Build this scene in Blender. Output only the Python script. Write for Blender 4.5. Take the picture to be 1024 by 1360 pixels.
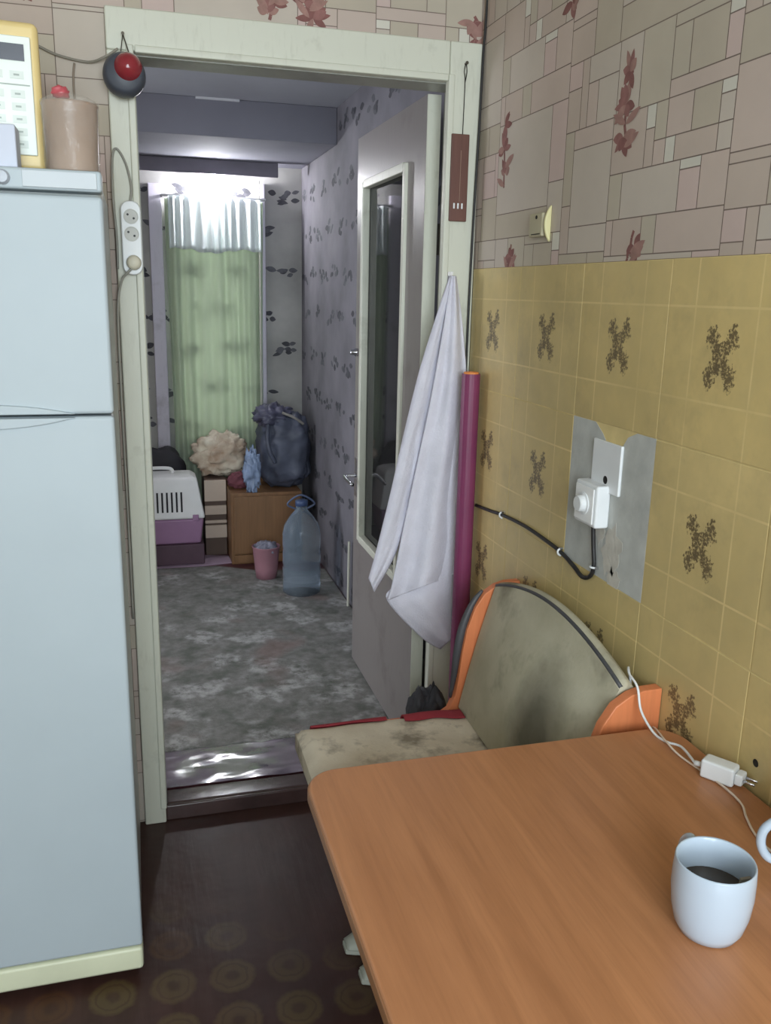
import bpy, bmesh, math, random
from mathutils import Vector, noise
for o in list(bpy.data.objects): bpy.data.objects.remove(o)
SC = bpy.context.scene; COL = SC.collection

# ------------------------------------------------------------------ camera
F_PX = 1163.7; YAW, PIT, ROL = .27918, .24535, .02199; CAM = Vector((0, 0, 1.42))
_F = Vector((math.sin(YAW)*math.cos(PIT), math.cos(YAW)*math.cos(PIT), -math.sin(PIT)))
_R = Vector((math.cos(YAW), -math.sin(YAW), 0)); _U = _R.cross(_F)
CR = math.cos(ROL)*_R + math.sin(ROL)*_U; CU = -math.sin(ROL)*_R + math.cos(ROL)*_U
cd = bpy.data.cameras.new('camera'); cam = bpy.data.objects.new('camera', cd); COL.objects.link(cam)
cd.sensor_fit = 'VERTICAL'; cd.sensor_height = 24; cd.lens = F_PX/1360*24; cd.clip_start = .02
from mathutils import Matrix
cam.matrix_world = Matrix(((CR.x, CU.x, -_F.x, CAM.x), (CR.y, CU.y, -_F.y, CAM.y), (CR.z, CU.z, -_F.z, CAM.z), (0, 0, 0, 1)))
SC.camera = cam
def at(px, py, **k):
    """pixel of the 1024x1360 frame -> point on the plane x=, y= or z="""
    d = (px-512)/F_PX*CR - (py-680)/F_PX*CU + _F
    ax, v = list(k.items())[0]; i = 'xyz'.index(ax)
    return CAM + d*((v-CAM[i])/d[i])

# ------------------------------------------------------------------ world, light, exposure
wd = bpy.data.worlds.new('world'); SC.world = wd; wd.use_nodes = True
bg = wd.node_tree.nodes['Background']; bg.inputs[0].default_value = (.80, .90, 1, 1); bg.inputs[1].default_value = 1.0
SC.view_settings.view_transform = 'Standard'; SC.view_settings.look = 'None'
SC.view_settings.gamma = 1; SC.view_settings.use_curve_mapping = False
SC.view_settings.exposure = 0.93
def area(name, loc, rot, sx, sy, power, col):
    l = bpy.data.lights.new(name, 'AREA'); l.shape = 'RECTANGLE'; l.size = sx; l.size_y = sy; l.energy = power; l.color = col
    o = bpy.data.objects.new(name, l); COL.objects.link(o); o.location = loc; o.rotation_euler = rot; return o
# daylight entering through the kitchen window in the wall behind the camera
area('window_daylight', (.0, -1.43, 1.6), (math.radians(90), 0, 0), 1.5, 1.4, 52, (.88, .95, 1))
# added lights: one behind the hall curtain to brighten it, one filling the hall
area('added_curtain_backlight', (.42, 5.25, 1.25), (math.radians(-90), 0, 0), .5, 1.2, 7.5, (.97, 1, .98))
area('added_hall_fill', (-2.55, 3.2, 1.4), (math.radians(90), 0, math.radians(-90)), 1.3, 1.3, 20, (.90, .92, 1))

# ------------------------------------------------------------------ materials
def lin(c): c /= 255; return c/12.92 if c <= .04045 else ((c+.055)/1.055)**2.4
def C(r, g, b, k=1.0): return tuple(min(.92, lin(v)*k) for v in (r, g, b))+(1,)
class NT:
    def __init__(s, name):
        s.m = bpy.data.materials.new(name); s.m.use_nodes = True; s.t = s.m.node_tree; s.n = s.t.nodes
        s.b = s.n['Principled BSDF']
    def new(s, t, **k):
        n = s.n.new(t)
        for a, v in k.items(): setattr(n, a, v)
        return n
    def put(s, sock, v):
        if hasattr(v, 'is_linked'): s.t.links.new(v, sock)
        elif v is not None: sock.default_value = v
    def math(s, op, a, b=None, c=None, clamp=False):
        n = s.new('ShaderNodeMath', operation=op, use_clamp=clamp)
        for i, v in enumerate((a, b, c)):
            if v is not None: s.put(n.inputs[i], v)
        return n.outputs[0]
    def mix(s, f, a, b, mode='MIX'):
        n = s.new('ShaderNodeMix', data_type='RGBA', blend_type=mode)
        s.put(n.inputs[0], f); s.put(n.inputs[6], a); s.put(n.inputs[7], b); return n.outputs[2]
    def coord(s, k='Object', scale=None):
        c = s.new('ShaderNodeTexCoord').outputs[k]
        if scale is None: return c
        m = s.new('ShaderNodeMapping'); s.put(m.inputs[0], c); m.inputs[3].default_value = scale; return m.outputs[0]
    def noise(s, vec, scale, detail=3, rough=.55, dist=0):
        n = s.new('ShaderNodeTexNoise'); s.put(n.inputs['Vector'], vec)
        n.inputs['Scale'].default_value = scale; n.inputs['Detail'].default_value = detail
        n.inputs['Roughness'].default_value = rough; n.inputs['Distortion'].default_value = dist
        return n.outputs['Fac']
    def ramp(s, f, lo, hi):
        n = s.new('ShaderNodeMapRange'); s.put(n.inputs[0], f); n.inputs[1].default_value = lo; n.inputs[2].default_value = hi
        n.clamp = True; return n.outputs[0]
    def bump(s, h, st=.3, d=.002):
        n = s.new('ShaderNodeBump'); s.put(n.inputs['Height'], h); n.inputs['Strength'].default_value = st; n.inputs['Distance'].default_value = d
        s.t.links.new(n.outputs[0], s.b.inputs['Normal'])
    def done(s, col, rough=.5, metal=0, spec=.5):
        s.put(s.b.inputs['Base Color'], col); s.put(s.b.inputs['Roughness'], rough); s.b.inputs['Metallic'].default_value = metal
        s.b.inputs['Specular IOR Level'].default_value = spec; return s.m
MATS = {}
def mat(name, col, rough=.5, var=.12, scale=6, bump=0, metal=0, spec=.5, vec=None, dark=None, bscale=None):
    if name in MATS: return MATS[name]
    t = NT(name); v = t.coord('Object', vec)
    n = t.noise(v, scale, 4)
    d = dark or tuple(c*(1-var*2) for c in col[:3])+(1,)
    c = t.mix(t.ramp(n, .3, .72), d, tuple(min(.95, c*(1+var*.4)) for c in col[:3])+(1,))
    if bump: t.bump(t.noise(v, bscale or scale*4, 3), bump, .003)
    MATS[name] = t.done(c, rough, metal, spec); return MATS[name]

def emit(name, col, st):
    t = NT(name); t.b.inputs['Emission Color'].default_value = col; t.b.inputs['Emission Strength'].default_value = st
    MATS[name] = t.done(col, .5); return t.m
def glassy(name, col, rough=.05, mixf=.2):
    """thin pane: mostly straight-through, with a glossy coat"""
    t = NT(name); tr = t.new('ShaderNodeBsdfTransparent'); tr.inputs[0].default_value = col
    mx = t.new('ShaderNodeMixShader'); lw = t.new('ShaderNodeFresnel'); lw.inputs[0].default_value = 1.45
    t.put(mx.inputs[0], t.math('ADD', lw.outputs[0], mixf, clamp=True))
    t.t.links.new(tr.outputs[0], mx.inputs[1]); t.t.links.new(t.b.outputs[0], mx.inputs[2])
    t.t.links.new(mx.outputs[0], t.n['Material Output'].inputs[0]); t.done((.03, .03, .03, 1), rough); MATS[name] = t.m; return t.m

def tile_mat():
    t = NT('printed_wall_tile'); uv = t.new('ShaderNodeUVMap').outputs[0]
    sp = t.new('ShaderNodeSeparateXYZ'); t.put(sp.inputs[0], uv); u, v = sp.outputs[0], sp.outputs[1]
    rnd = t.new('ShaderNodeObjectInfo').outputs['Random']
    gl = t.coord('Generated')
    pos = t.new('ShaderNodeNewGeometry').outputs['Position']
    def line(x, c, w): return t.math('LESS_THAN', t.math('ABSOLUTE', t.math('SUBTRACT', x, c)), w)
    ln = None
    for x, c, w in ((u, .25, .006), (u, .75, .006), (v, .26, .006), (v, .75, .006)):
        l = line(x, c, w); ln = l if ln is None else t.math('MAXIMUM', ln, l)
    wear = t.ramp(t.noise(pos, 9, 2), .32, .58)
    ln = t.math('MULTIPLY', ln, t.math('MULTIPLY_ADD', wear, .42, .14))
    # the printed brown sprig: four feathery lobes around a knot
    nz = t.new('ShaderNodeTexNoise'); t.put(nz.inputs['Vector'], uv); nz.inputs['Scale'].default_value = 26; nz.inputs['Detail'].default_value = 2
    sn = t.new('ShaderNodeSeparateColor'); t.put(sn.inputs[0], nz.outputs['Color'])
    uu = t.math('ADD', t.math('SUBTRACT', u, .5), t.math('MULTIPLY', t.math('SUBTRACT', sn.outputs[0], .5), .09))
    vv = t.math('ADD', t.math('SUBTRACT', v, .5), t.math('MULTIPLY', t.math('SUBTRACT', sn.outputs[1], .5), .09))
    au, av = t.math('ABSOLUTE', uu), t.math('ABSOLUTE', vv)
    def dist(a, ca, sa, b, cb, sb):
        x = t.math('DIVIDE', t.math('SUBTRACT', a, ca), sa); y = t.math('DIVIDE', t.math('SUBTRACT', b, cb), sb)
        return t.math('SQRT', t.math('ADD', t.math('MULTIPLY', x, x), t.math('MULTIPLY', y, y)))
    lobe = t.math('MINIMUM', dist(au, .080, .046, av, .098, .062), dist(au, .032, .040, av, .038, .050))
    fine = t.noise(uv, 58, 3, .65)
    mask = t.ramp(t.math('SUBTRACT', t.math('ADD', fine, .55), lobe), -.02, .16)
    mask = t.math('MULTIPLY', mask, t.ramp(t.math('SUBTRACT', fine, t.math('MULTIPLY', lobe, .14)), .28, .44))
    mask = t.math('MULTIPLY', mask, .88)
    big = t.ramp(t.noise(pos, 3.2, 4), .3, .7)
    base = t.mix(big, C(150, 134, 92, 1.75), C(172, 153, 106, 1.75))
    base = t.mix(t.math('MULTIPLY', rnd, .25), base, C(160, 136, 78, 1.75))
    mo = t.ramp(t.noise(pos, 22, 3, .6), .35, .75)
    base = t.mix(t.math('MULTIPLY', mo, .25), base, C(136, 124, 90, 1.6))
    grime = t.math('MULTIPLY', t.ramp(t.noise(pos, 5, 5, .7), .52, .72), .30)
    base = t.mix(grime, base, C(104, 94, 72, 1.5))
    col = t.mix(ln, base, C(184, 165, 118, 1.75))
    col = t.mix(mask, col, C(84, 70, 50, 1.1))
    t.bump(t.math('ADD', t.math('MULTIPLY', ln, -.5), t.noise(pos, 30, 2)), .25, .002)
    MATS['tile'] = t.done(col, .38); return t.m

def floor_mat():
    t = NT('worn_brown_linoleum'); p = t.coord('Object')
    n1 = t.noise(p, 2.5, 5, .6); st = t.noise(t.coord('Object', (9, .9, 1)), 4, 4)
    col = t.mix(t.ramp(n1, .3, .7), C(62, 40, 36, .78), C(90, 62, 56, .78))
    col = t.mix(t.math('MULTIPLY', t.ramp(st, .35, .7), .45), col, C(66, 43, 32, .65))
    # printed rosettes, still readable away from the worn walkway
    m = t.new('ShaderNodeMapping'); t.put(m.inputs[0], p); m.inputs[3].default_value = (8.2, 8.2, 0); m.inputs[1].default_value = (.35, .42, 0)
    fr = t.new('ShaderNodeVectorMath', operation='FRACTION'); t.put(fr.inputs[0], m.outputs[0])
    ds = t.new('ShaderNodeVectorMath', operation='DISTANCE'); t.put(ds.inputs[0], fr.outputs[0]); ds.inputs[1].default_value = (.5, .5, 0)
    d = t.math('ADD', ds.outputs['Value'], t.math('MULTIPLY', t.math('SUBTRACT', t.noise(p, 45, 2), .5), .12))
    disc = t.math('SUBTRACT', t.ramp(d, .42, .34), t.math('MULTIPLY', t.ramp(d, .16, .08), .7))
    ring = t.math('MULTIPLY', t.math('LESS_THAN', t.math('ABSOLUTE', t.math('SUBTRACT', d, .27)), .02), -.45)
    wn = t.new('ShaderNodeTexWhiteNoise'); fl = t.new('ShaderNodeVectorMath', operation='FLOOR'); t.put(fl.inputs[0], m.outputs[0]); t.put(wn.inputs[0], fl.outputs[0])
    rc = t.mix(t.ramp(wn.outputs[0], .3, .6), C(108, 74, 46, .8), C(122, 106, 66, .8))
    sp = t.new('ShaderNodeSeparateXYZ'); t.put(sp.inputs[0], p)
    keep = t.math('MULTIPLY', t.ramp(t.math('ADD', t.math('ADD', sp.outputs[1], t.math('MULTIPLY', sp.outputs[0], .8)), t.math('MULTIPLY', n1, .5)), 2.22, 1.88), .42)
    col = t.mix(t.math('MULTIPLY', t.math('ADD', disc, ring, clamp=True), keep), col, rc)
    t.bump(t.math('ADD', t.noise(p, 7, 3), t.math('MULTIPLY', st, .25)), .3, .012)
    return t.done(col, t.math('MULTIPLY_ADD', n1, .35, .22), 0, .28)

def carpet_mat():
    t = NT('grey_floral_carpet'); p = t.coord('Object')
    w = t.new('ShaderNodeTexVoronoi'); w.inputs['Scale'].default_value = 6.5
    off = t.new('ShaderNodeTexNoise'); t.put(off.inputs['Vector'], p); off.inputs['Scale'].default_value = 14
    vm = t.new('ShaderNodeVectorMath', operation='MULTIPLY_ADD'); t.put(vm.inputs[0], off.outputs['Color']); vm.inputs[1].default_value = (.16, .16, 0); t.put(vm.inputs[2], p)
    t.put(w.inputs['Vector'], vm.outputs[0])
    fl = t.ramp(w.outputs['Distance'], .48, .30)
    n = t.noise(p, 30, 4, .7)
    col = t.mix(t.ramp(n, .3, .7), C(86, 86, 82, 1.9), C(110, 109, 107, 1.9))
    col = t.mix(t.math('MULTIPLY', fl, t.ramp(n, .35, .6)), col, C(136, 135, 134, 1.9))
    col = t.mix(t.math('MULTIPLY', t.ramp(t.noise(p, 9, 3), .50, .66), .55), col, C(66, 70, 63, 1.7))
    col = t.mix(t.math('MULTIPLY', t.ramp(t.noise(p, 3, 2), .58, .7), .4), col, C(128, 100, 96, 1.3))
    t.bump(t.noise(p, 260, 2), .5, .003)
    return t.done(col, .95, 0, .1)

def wood_mat(name, a, b, rough=.38, along='Y', spec=.5):
    t = NT(name)
    sc = {'X': (.9, 16, 16), 'Y': (16, .9, 16), 'Z': (16, 16, .9)}[along]
    v = t.coord('Object', sc)
    n = t.noise(v, 1.6, 5, .62, .4); n2 = t.noise(t.coord('Object'), 2.2, 2); f = t.noise(v, 9, 3, .7)
    col = t.mix(t.ramp(n, .3, .7), a, b)
    col = t.mix(t.math('MULTIPLY', t.ramp(f, .45, .75), .3), col, tuple(c*.72 for c in a[:3])+(1,))
    col = t.mix(t.math('MULTIPLY', t.ramp(n2, .4, .7), .22), col, tuple(min(.9, c*1.25) for c in b[:3])+(1,))
    t.bump(f, .06, .001)
    MATS[name] = t.done(col, rough, 0, spec); return t.m

def paint_mat(name, col, dirt, lo=.56, hi=.76, rough=.42):
    t = NT(name); p = t.coord('Object')
    n = t.noise(p, 5, 5, .7); n2 = t.noise(t.coord('Object', (18, 18, 3)), 3, 4, .7)
    c = t.mix(t.math('MULTIPLY', t.ramp(n, lo, hi), .55), col, dirt)
    c = t.mix(t.math('MULTIPLY', t.ramp(n2, .55, .8), .22), c, dirt)
    t.bump(n2, .12, .002)
    MATS[name] = t.done(c, rough); return t.m

def dirty_cloth(name, a, b, stain, sc=3, lo=.5, hi=.68, spot=None):
    t = NT(name); p = t.coord('Object')
    n = t.noise(p, sc, 5, .65); w = t.noise(p, 130, 2); m = t.noise(p, 9, 4)
    c = t.mix(t.ramp(m, .3, .7), a, b); c = t.mix(t.math('MULTIPLY', t.ramp(n, lo, hi), .75), c, stain)
    if spot:   # a rubbed dirt patch with its own place and size on the cloth
        ds = t.new('ShaderNodeVectorMath', operation='SUBTRACT'); t.put(ds.inputs[0], p); ds.inputs[1].default_value = spot[0]
        dm = t.new('ShaderNodeVectorMath', operation='DIVIDE'); t.put(dm.inputs[0], ds.outputs[0]); dm.inputs[1].default_value = spot[1]
        ln = t.new('ShaderNodeVectorMath', operation='LENGTH'); t.put(ln.inputs[0], dm.outputs[0])
        k = t.ramp(t.math('ADD', ln.outputs['Value'], t.math('MULTIPLY', t.math('SUBTRACT', n, .5), 1.2)), 1.05, .35)
        c = t.mix(t.math('MULTIPLY', k, .72), c, tuple(v*.55 for v in stain[:3])+(1,))
    t.bump(w, .35, .002); MATS[name] = t.done(c, .9, 0, .2); return t.m

M_TILE = tile_mat()
M_CASE = paint_mat('aged_white_gloss_paint', C(186, 186, 173, 1.32), C(120, 112, 92, 1.0), .58, .8)
M_WHITE = mat('white_plastic', C(208, 210, 212, 1.3), .35, .05)
M_FRIDGE = mat('fridge_enamel', C(190, 200, 206, .95), .5, .03, 3, spec=.4)
M_CREAM = mat('cream_plastic', C(205, 206, 178, 1.3), .4, .08)
M_BLACK = mat('black_rubber', C(40, 38, 38), .5, .2)
M_DARK = mat('dark_metal', C(50, 46, 44), .4, .2, metal=.6)
M_CHROME = mat('chrome', C(200, 200, 205, 1.2), .22, .05, metal=1)
M_BRASS = mat('nail_metal', C(96, 90, 80), .45, .2, metal=.8)
M_TABLE = wood_mat('orange_wood_laminate', C(148, 98, 64, 1.25), C(174, 120, 82, 1.25), .36, 'Y')
M_BOARD = wood_mat('orange_alder_laminate', C(198, 116, 74, 1.2), C(212, 128, 84, 1.2), .45, 'Z')
M_CAB = wood_mat('brown_veneer', C(104, 76, 50, 1.35), C(126, 92, 62, 1.35), .5, 'Z')
M_PLAQUE = wood_mat('dark_brown_plaque', C(84, 52, 44, 1.2), C(104, 68, 58, 1.2), .5, 'Z')
M_UPH = dirty_cloth('worn_grey_beige_velour', C(136, 131, 113, 1.75), C(152, 147, 130, 1.75), C(80, 75, 62, 1.3), 4, .54, .74, ((.11, -.09, .59), (.2, .105, .19)))
M_SEAT = dirty_cloth('pale_seat_cloth', C(156, 146, 130, 2.0), C(176, 168, 154, 2.0), C(100, 90, 74, 1.4), 7, .54, .68)
M_TOWEL = mat('grey_white_terry', C(180, 178, 188, 1.65), .95, .05, 14, .6, spec=.1, bscale=240)
M_MAROON = mat('maroon_oilcloth', C(124, 54, 90, 1.15), .42, .14, 5, .15)
M_ORANGE = mat('orange_backing', C(240, 140, 70, 1.2), .6, .08)
M_PLASTER = mat('grey_plaster', C(142, 143, 140, 2.0), .9, .12, 16, .25)
M_SCRAPE = mat('pale_scraped_plaster', C(176, 172, 164, 1.4), .9, .1, 30, .3)
M_WPLINE = mat('wallpaper_line', C(112, 98, 90, 1.3), .85, .08)
M_WP = [mat('wallpaper_%d' % i, C(*c, 1.5), .85, .05, 5) for i, c in enumerate(((160, 146, 136), (164, 149, 140), (156, 146, 132), (168, 150, 144), (164, 154, 144), (158, 149, 135)))]
M_WPA = mat('wallpaper_accent', C(176, 172, 162, 1.5), .85, .05)
M_FLOW = [mat('flower_red_%d' % i, C(*c, 1.35), .85, .15, 40) for i, c in enumerate(((132, 92, 88), (120, 80, 76), (146, 112, 104)))]
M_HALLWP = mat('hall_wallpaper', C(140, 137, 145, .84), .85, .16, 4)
M_HALLFL = [mat('hall_flower_%d' % i, C(*c, 1.1), .85, .15, 40) for i, c in enumerate(((84, 84, 90), (74, 74, 80), (98, 98, 104)))]
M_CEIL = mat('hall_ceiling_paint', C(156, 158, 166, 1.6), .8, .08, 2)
M_PLAIN = mat('plain_wall_paint', C(186, 180, 168, 1.3), .85, .06)
M_CURT = mat('pale_green_curtain', C(176, 188, 168, 1.35), .9, .07, 5, .2, vec=(8, 8, .6), spec=.1)
def translucent(m, col, f):
    nt = m.node_tree; b = nt.nodes['Principled BSDF']; tr = nt.nodes.new('ShaderNodeBsdfTranslucent'); tr.inputs[0].default_value = col
    mx = nt.nodes.new('ShaderNodeMixShader'); mx.inputs[0].default_value = f
    nt.links.new(b.outputs[0], mx.inputs[1]); nt.links.new(tr.outputs[0], mx.inputs[2]); nt.links.new(mx.outputs[0], nt.nodes['Material Output'].inputs[0])
translucent(M_CURT, C(196, 200, 186, 1.2), .35)
M_SHEER = mat('white_valance_cloth', C(214, 222, 220, 1.25), .9, .05, spec=.1)
M_CARPET = carpet_mat(); M_FLOOR = floor_mat()
M_GLOSSTH = mat('sheen_tinted_threshold', C(104, 92, 104, 1.5), .16, .25, 9, .5, bscale=5, spec=1.0)  # base colour lifted towards purple to carry the bluish reflected light
M_GLOSSTH.node_tree.nodes['Principled BSDF'].inputs['Coat Weight'].default_value = 1; M_GLOSSTH.node_tree.nodes['Principled BSDF'].inputs['Coat IOR'].default_value = 1.9; M_GLOSSTH.node_tree.nodes['Principled BSDF'].inputs['Coat Roughness'].default_value = .12
M_STRIP = mat('white_highlight', C(220, 222, 228, 1.2), .25, .05)  # near-white colour stands in for a highlight
M_TEA = mat('dark_tea', C(66, 54, 40), .08, .1)
M_MUG = mat('white_glazed_china', C(198, 212, 228, .82), .16, .02)

# ------------------------------------------------------------------ mesh helpers
class MB:
    def __init__(s): s.v = []; s.f = []; s.mi = []; s.uv = None
    def add(s, vs, fs, mi=0):
        o = len(s.v); s.v += [Vector(v) for v in vs]; s.f += [tuple(i+o for i in f) for f in fs]; s.mi += [mi]*len(fs); return s
    def box(s, x0, x1, y0, y1, z0, z1, mi=0):
        x0, x1 = sorted((x0, x1)); y0, y1 = sorted((y0, y1)); z0, z1 = sorted((z0, z1))
        return s.add([(x, y, z) for z in (z0, z1) for y in (y0, y1) for x in (x0, x1)],
                     [(0, 2, 3, 1), (4, 5, 7, 6), (0, 1, 5, 4), (2, 6, 7, 3), (0, 4, 6, 2), (1, 3, 7, 5)], mi)
    def lathe(s, c, prof, n=24, axis='z', mi=0, cap=True):
        vs, fs = [], []
        ex = {'z': ((1, 0, 0), (0, 1, 0), (0, 0, 1)), 'y': ((1, 0, 0), (0, 0, 1), (0, -1, 0)), 'x': ((0, 1, 0), (0, 0, 1), (-1, 0, 0))}[axis]
        a, b, d = (Vector(e) for e in ex); c = Vector(c)
        for r, h in prof:
            for i in range(n):
                t = 2*math.pi*i/n; vs.append(c+a*(r*math.cos(t))+b*(r*math.sin(t))+d*h)
        for k in range(len(prof)-1):
            for i in range(n):
                j = (i+1) % n; fs.append((k*n+i, k*n+j, (k+1)*n+j, (k+1)*n+i))
        if cap:
            if prof[0][0] > 1e-5: fs.append(tuple(reversed(range(n))))
            if prof[-1][0] > 1e-5: fs.append(tuple(range((len(prof)-1)*n, len(prof)*n)))
        return s.add(vs, fs, mi)
    def tube(s, pts, r, n=8, mi=0, smooth=6):
        P = [Vector(p) for p in pts]
        if smooth and len(P) > 2:
            Q = []
            for i in range(len(P)-1):
                p0, p1, p2, p3 = P[max(i-1, 0)], P[i], P[i+1], P[min(i+2, len(P)-1)]
                for k in range(smooth):
                    t = k/smooth
                    Q.append(.5*((2*p1)+(p2-p0)*t+(2*p0-5*p1+4*p2-p3)*t*t+(3*p1-p0-3*p2+p3)*t**3))
            P = Q+[P[-1]]
        vs, fs = [], []; up = None
        for i, p in enumerate(P):
            d = (P[min(i+1, len(P)-1)]-P[max(i-1, 0)]).normalized()
            if up is None: up = d.orthogonal().normalized()
            up = (up-d*up.dot(d)).normalized(); sd = d.cross(up)
            rr = r if not callable(r) else r(i/(len(P)-1))
            for k in range(n):
                t = 2*math.pi*k/n; vs.append(p+up*(rr*math.cos(t))+sd*(rr*math.sin(t)))
        for i in range(len(P)-1):
            for k in range(n):
                j = (k+1) % n; fs.append((i*n+k, i*n+j, (i+1)*n+j, (i+1)*n+k))
        fs.append(tuple(reversed(range(n)))); fs.append(tuple(range((len(P)-1)*n, len(P)*n)))
        return s.add(vs, fs, mi)
    def prism(s, pts2, axis, a, b, mi=0):
        """polygon pts2 extruded along axis from a to b (x: pts are y,z; y: x,z; z: x,y)"""
        n = len(pts2)
        def mk(p, h): return {'x': (h, p[0], p[1]), 'y': (p[0], h, p[1]), 'z': (p[0], p[1], h)}[axis]
        vs = [mk(p, a) for p in pts2]+[mk(p, b) for p in pts2]
        fs = [tuple(range(n)), tuple(reversed(range(n, 2*n)))]+[(i, i+n, (i+1) % n+n, (i+1) % n) for i in range(n)]
        return s.add(vs, fs, mi)
    def grid(s, fn, nu, nv, mi=0):
        vs = [fn(i/nu, j/nv) for j in range(nv+1) for i in range(nu+1)]
        fs = [(j*(nu+1)+i, j*(nu+1)+i+1, (j+1)*(nu+1)+i+1, (j+1)*(nu+1)+i) for j in range(nv) for i in range(nu)]
        return s.add(vs, fs, mi)
    def blob(s, c, r, seed=0, amp=.15, p=2.5, nu=32, nv=20, fq=2.2, flat=True, mi=0):
        c = Vector(c); vs, fs = [], []
        def se(w, e): return math.copysign(abs(w)**e, w)
        e = 2/p
        for j in range(nv+1):
            ph = -math.pi/2+math.pi*j/nv
            for i in range(nu):
                th = 2*math.pi*i/nu
                d = Vector((se(math.cos(ph), e)*se(math.cos(th), e), se(math.cos(ph), e)*se(math.sin(th), e), se(math.sin(ph), e)))
                k = 1+amp*noise.noise(d*fq+Vector((seed*7.3, seed*3.1, 0)))+amp*.5*noise.noise(d*fq*2.7+Vector((seed, 0, 9)))
                q = Vector((d.x*r[0]*k, d.y*r[1]*k, d.z*r[2]*k))
                if flat: q.z = max(q.z, -r[2])
                vs.append(c+q)
        for j in range(nv):
            for i in range(nu):
                k = (i+1) % nu; fs.append((j*nu+i, j*nu+k, (j+1)*nu+k, (j+1)*nu+i))
        return s.add(vs, fs, mi)
    def build(s, name, mats, parent=None, smooth=False, bevel=0, solid=0, seg=2, base=None, subsurf=0, kind=None):
        if not isinstance(mats, (list, tuple)): mats = [mats]
        if parent is not None: org = wloc(parent) if base is None else Vector(base)
        elif base is not None: org = Vector(base)
        else:
            lo = [min(v[i] for v in s.v) for i in range(3)]; hi = [max(v[i] for v in s.v) for i in range(3)]
            org = Vector(((lo[0]+hi[0])/2, (lo[1]+hi[1])/2, lo[2]))
        me = bpy.data.meshes.new(name); me.from_pydata([v-org for v in s.v], [], s.f)
        for m in mats: me.materials.append(m)
        for p, i in zip(me.polygons, s.mi): p.material_index = i; p.use_smooth = smooth
        me.validate(); bm = bmesh.new(); bm.from_mesh(me); bmesh.ops.recalc_face_normals(bm, faces=bm.faces); bm.to_mesh(me); bm.free()
        o = bpy.data.objects.new(name, me); COL.objects.link(o); o.location = org
        if parent is not None: o.parent = parent; o.location = org-wloc(parent)
        if solid: md = o.modifiers.new('solid', 'SOLIDIFY'); md.thickness = solid; md.offset = 0
        if bevel: md = o.modifiers.new('bevel', 'BEVEL'); md.width = bevel; md.segments = seg; md.limit_method = 'ANGLE'; md.angle_limit = .6
        if subsurf: md = o.modifiers.new('sub', 'SUBSURF'); md.levels = md.render_levels = subsurf
        if bevel and not smooth:
            for p in me.polygons: p.use_smooth = True
            md = o.modifiers.new('wn', 'WEIGHTED_NORMAL')
        if kind: o['kind'] = kind
        return o
def wloc(o):
    l = o.location.copy()
    while o.parent: o = o.parent; l += o.location
    return l
def tag(o, label, cat, group=None):
    o['label'] = label; o['category'] = cat
    if group: o['group'] = group
    return o
def thing(name, loc, label=None, cat=None, group=None, kind=None):
    o = bpy.data.objects.new(name, None); COL.objects.link(o); o.location = loc; o.empty_display_size = .05
    if label: tag(o, label, cat, group)
    if kind: o['kind'] = kind
    return o
def struct(o): o['kind'] = 'structure'; return o

# ------------------------------------------------------------------ measures of the place (metres)
XR = .856      # kitchen right wall
YD = 2.215     # wall with the doorway, kitchen face
YC = 2.195     # face of the door casing
HF = .045      # hall floor level
XH = .89       # hall right wall
YE = 4.85      # hall end wall
XL = -.95     # kitchen left wall
YB = -1.30     # kitchen window wall
O0, O1, OT = .026, .768, 1.925   # doorway opening

# ------------------------------------------------------------------ structure
struct(MB().box(XL-.1, XR+.1, YB-.1, YD+.02, -.08, 0).build('floor', M_FLOOR, base=(0, 0, 0)))
struct(MB().box(-.95, XH+.1, YD+.021, YE+.1, -.08, HF-.006).build('floor_hall', mat('hall_floorboard', C(92, 52, 58, 1.2), .3, .15), base=(0, 0, 0)))
struct(MB().box(XL-.1, XR+.1, YB-.1, YD+.1, 2.52, 2.6).build('ceiling', M_PLAIN, base=(0, 0, 2.52)))
struct(MB().box(-.95, XH+.1, YD+.1, YE+.1, 2.19, 2.27).build('ceiling_hall', M_CEIL, base=(0, 0, 2.19)))
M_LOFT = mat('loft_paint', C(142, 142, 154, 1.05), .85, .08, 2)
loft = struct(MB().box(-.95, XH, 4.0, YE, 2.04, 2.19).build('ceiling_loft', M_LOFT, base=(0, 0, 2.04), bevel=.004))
MB().box(.29, .47, 3.988, 3.9995, 2.180, 2.189).build('highlight_strip', M_STRIP, loft)  # bright highlight on the loft's top edge, built as a white strip
wr = struct(MB().box(XR, XR+.1, YB-.1, YD, 0, 2.52).build('wall_right', M_PLAIN, base=(0, 0, 0)))
wdr = MB(); wdr.box(XL-.1, O0-.0, YD, YD+.09, 0, 2.52); wdr.box(O1+.033, XR+.1, YD, YD+.09, 0, 2.52); wdr.box(O0, O1+.033, YD, YD+.09, OT, 2.52)
wfront = struct(wdr.build('wall_front', M_PLAIN, base=(0, 0, 0)))
struct(MB().box(XL-.1, XL, YB-.1, YD, 0, 2.52).build('wall_left', M_PLAIN, base=(0, 0, 0)))
WX0, WX1, WZ0, WZ1 = -.76, .76, .88, 2.32
wb = MB(); wb.box(XL, WX0, YB-.1, YB, 0, 2.52); wb.box(WX1, XR, YB-.1, YB, 0, 2.52); wb.box(WX0, WX1, YB-.1, YB, 0, WZ0); wb.box(WX0, WX1, YB-.1, YB, WZ1, 2.52)
struct(wb.build('wall_back', M_PLAIN, base=(0, 0, 0)))
win = thing('window_1', (0, YB-.06, WZ0), kind='structure')
wf = MB()
for x in (WX0, -.03, WX1-.06): wf.box(x, x+.06, YB-.09, YB-.03, WZ0, WZ1)
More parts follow.
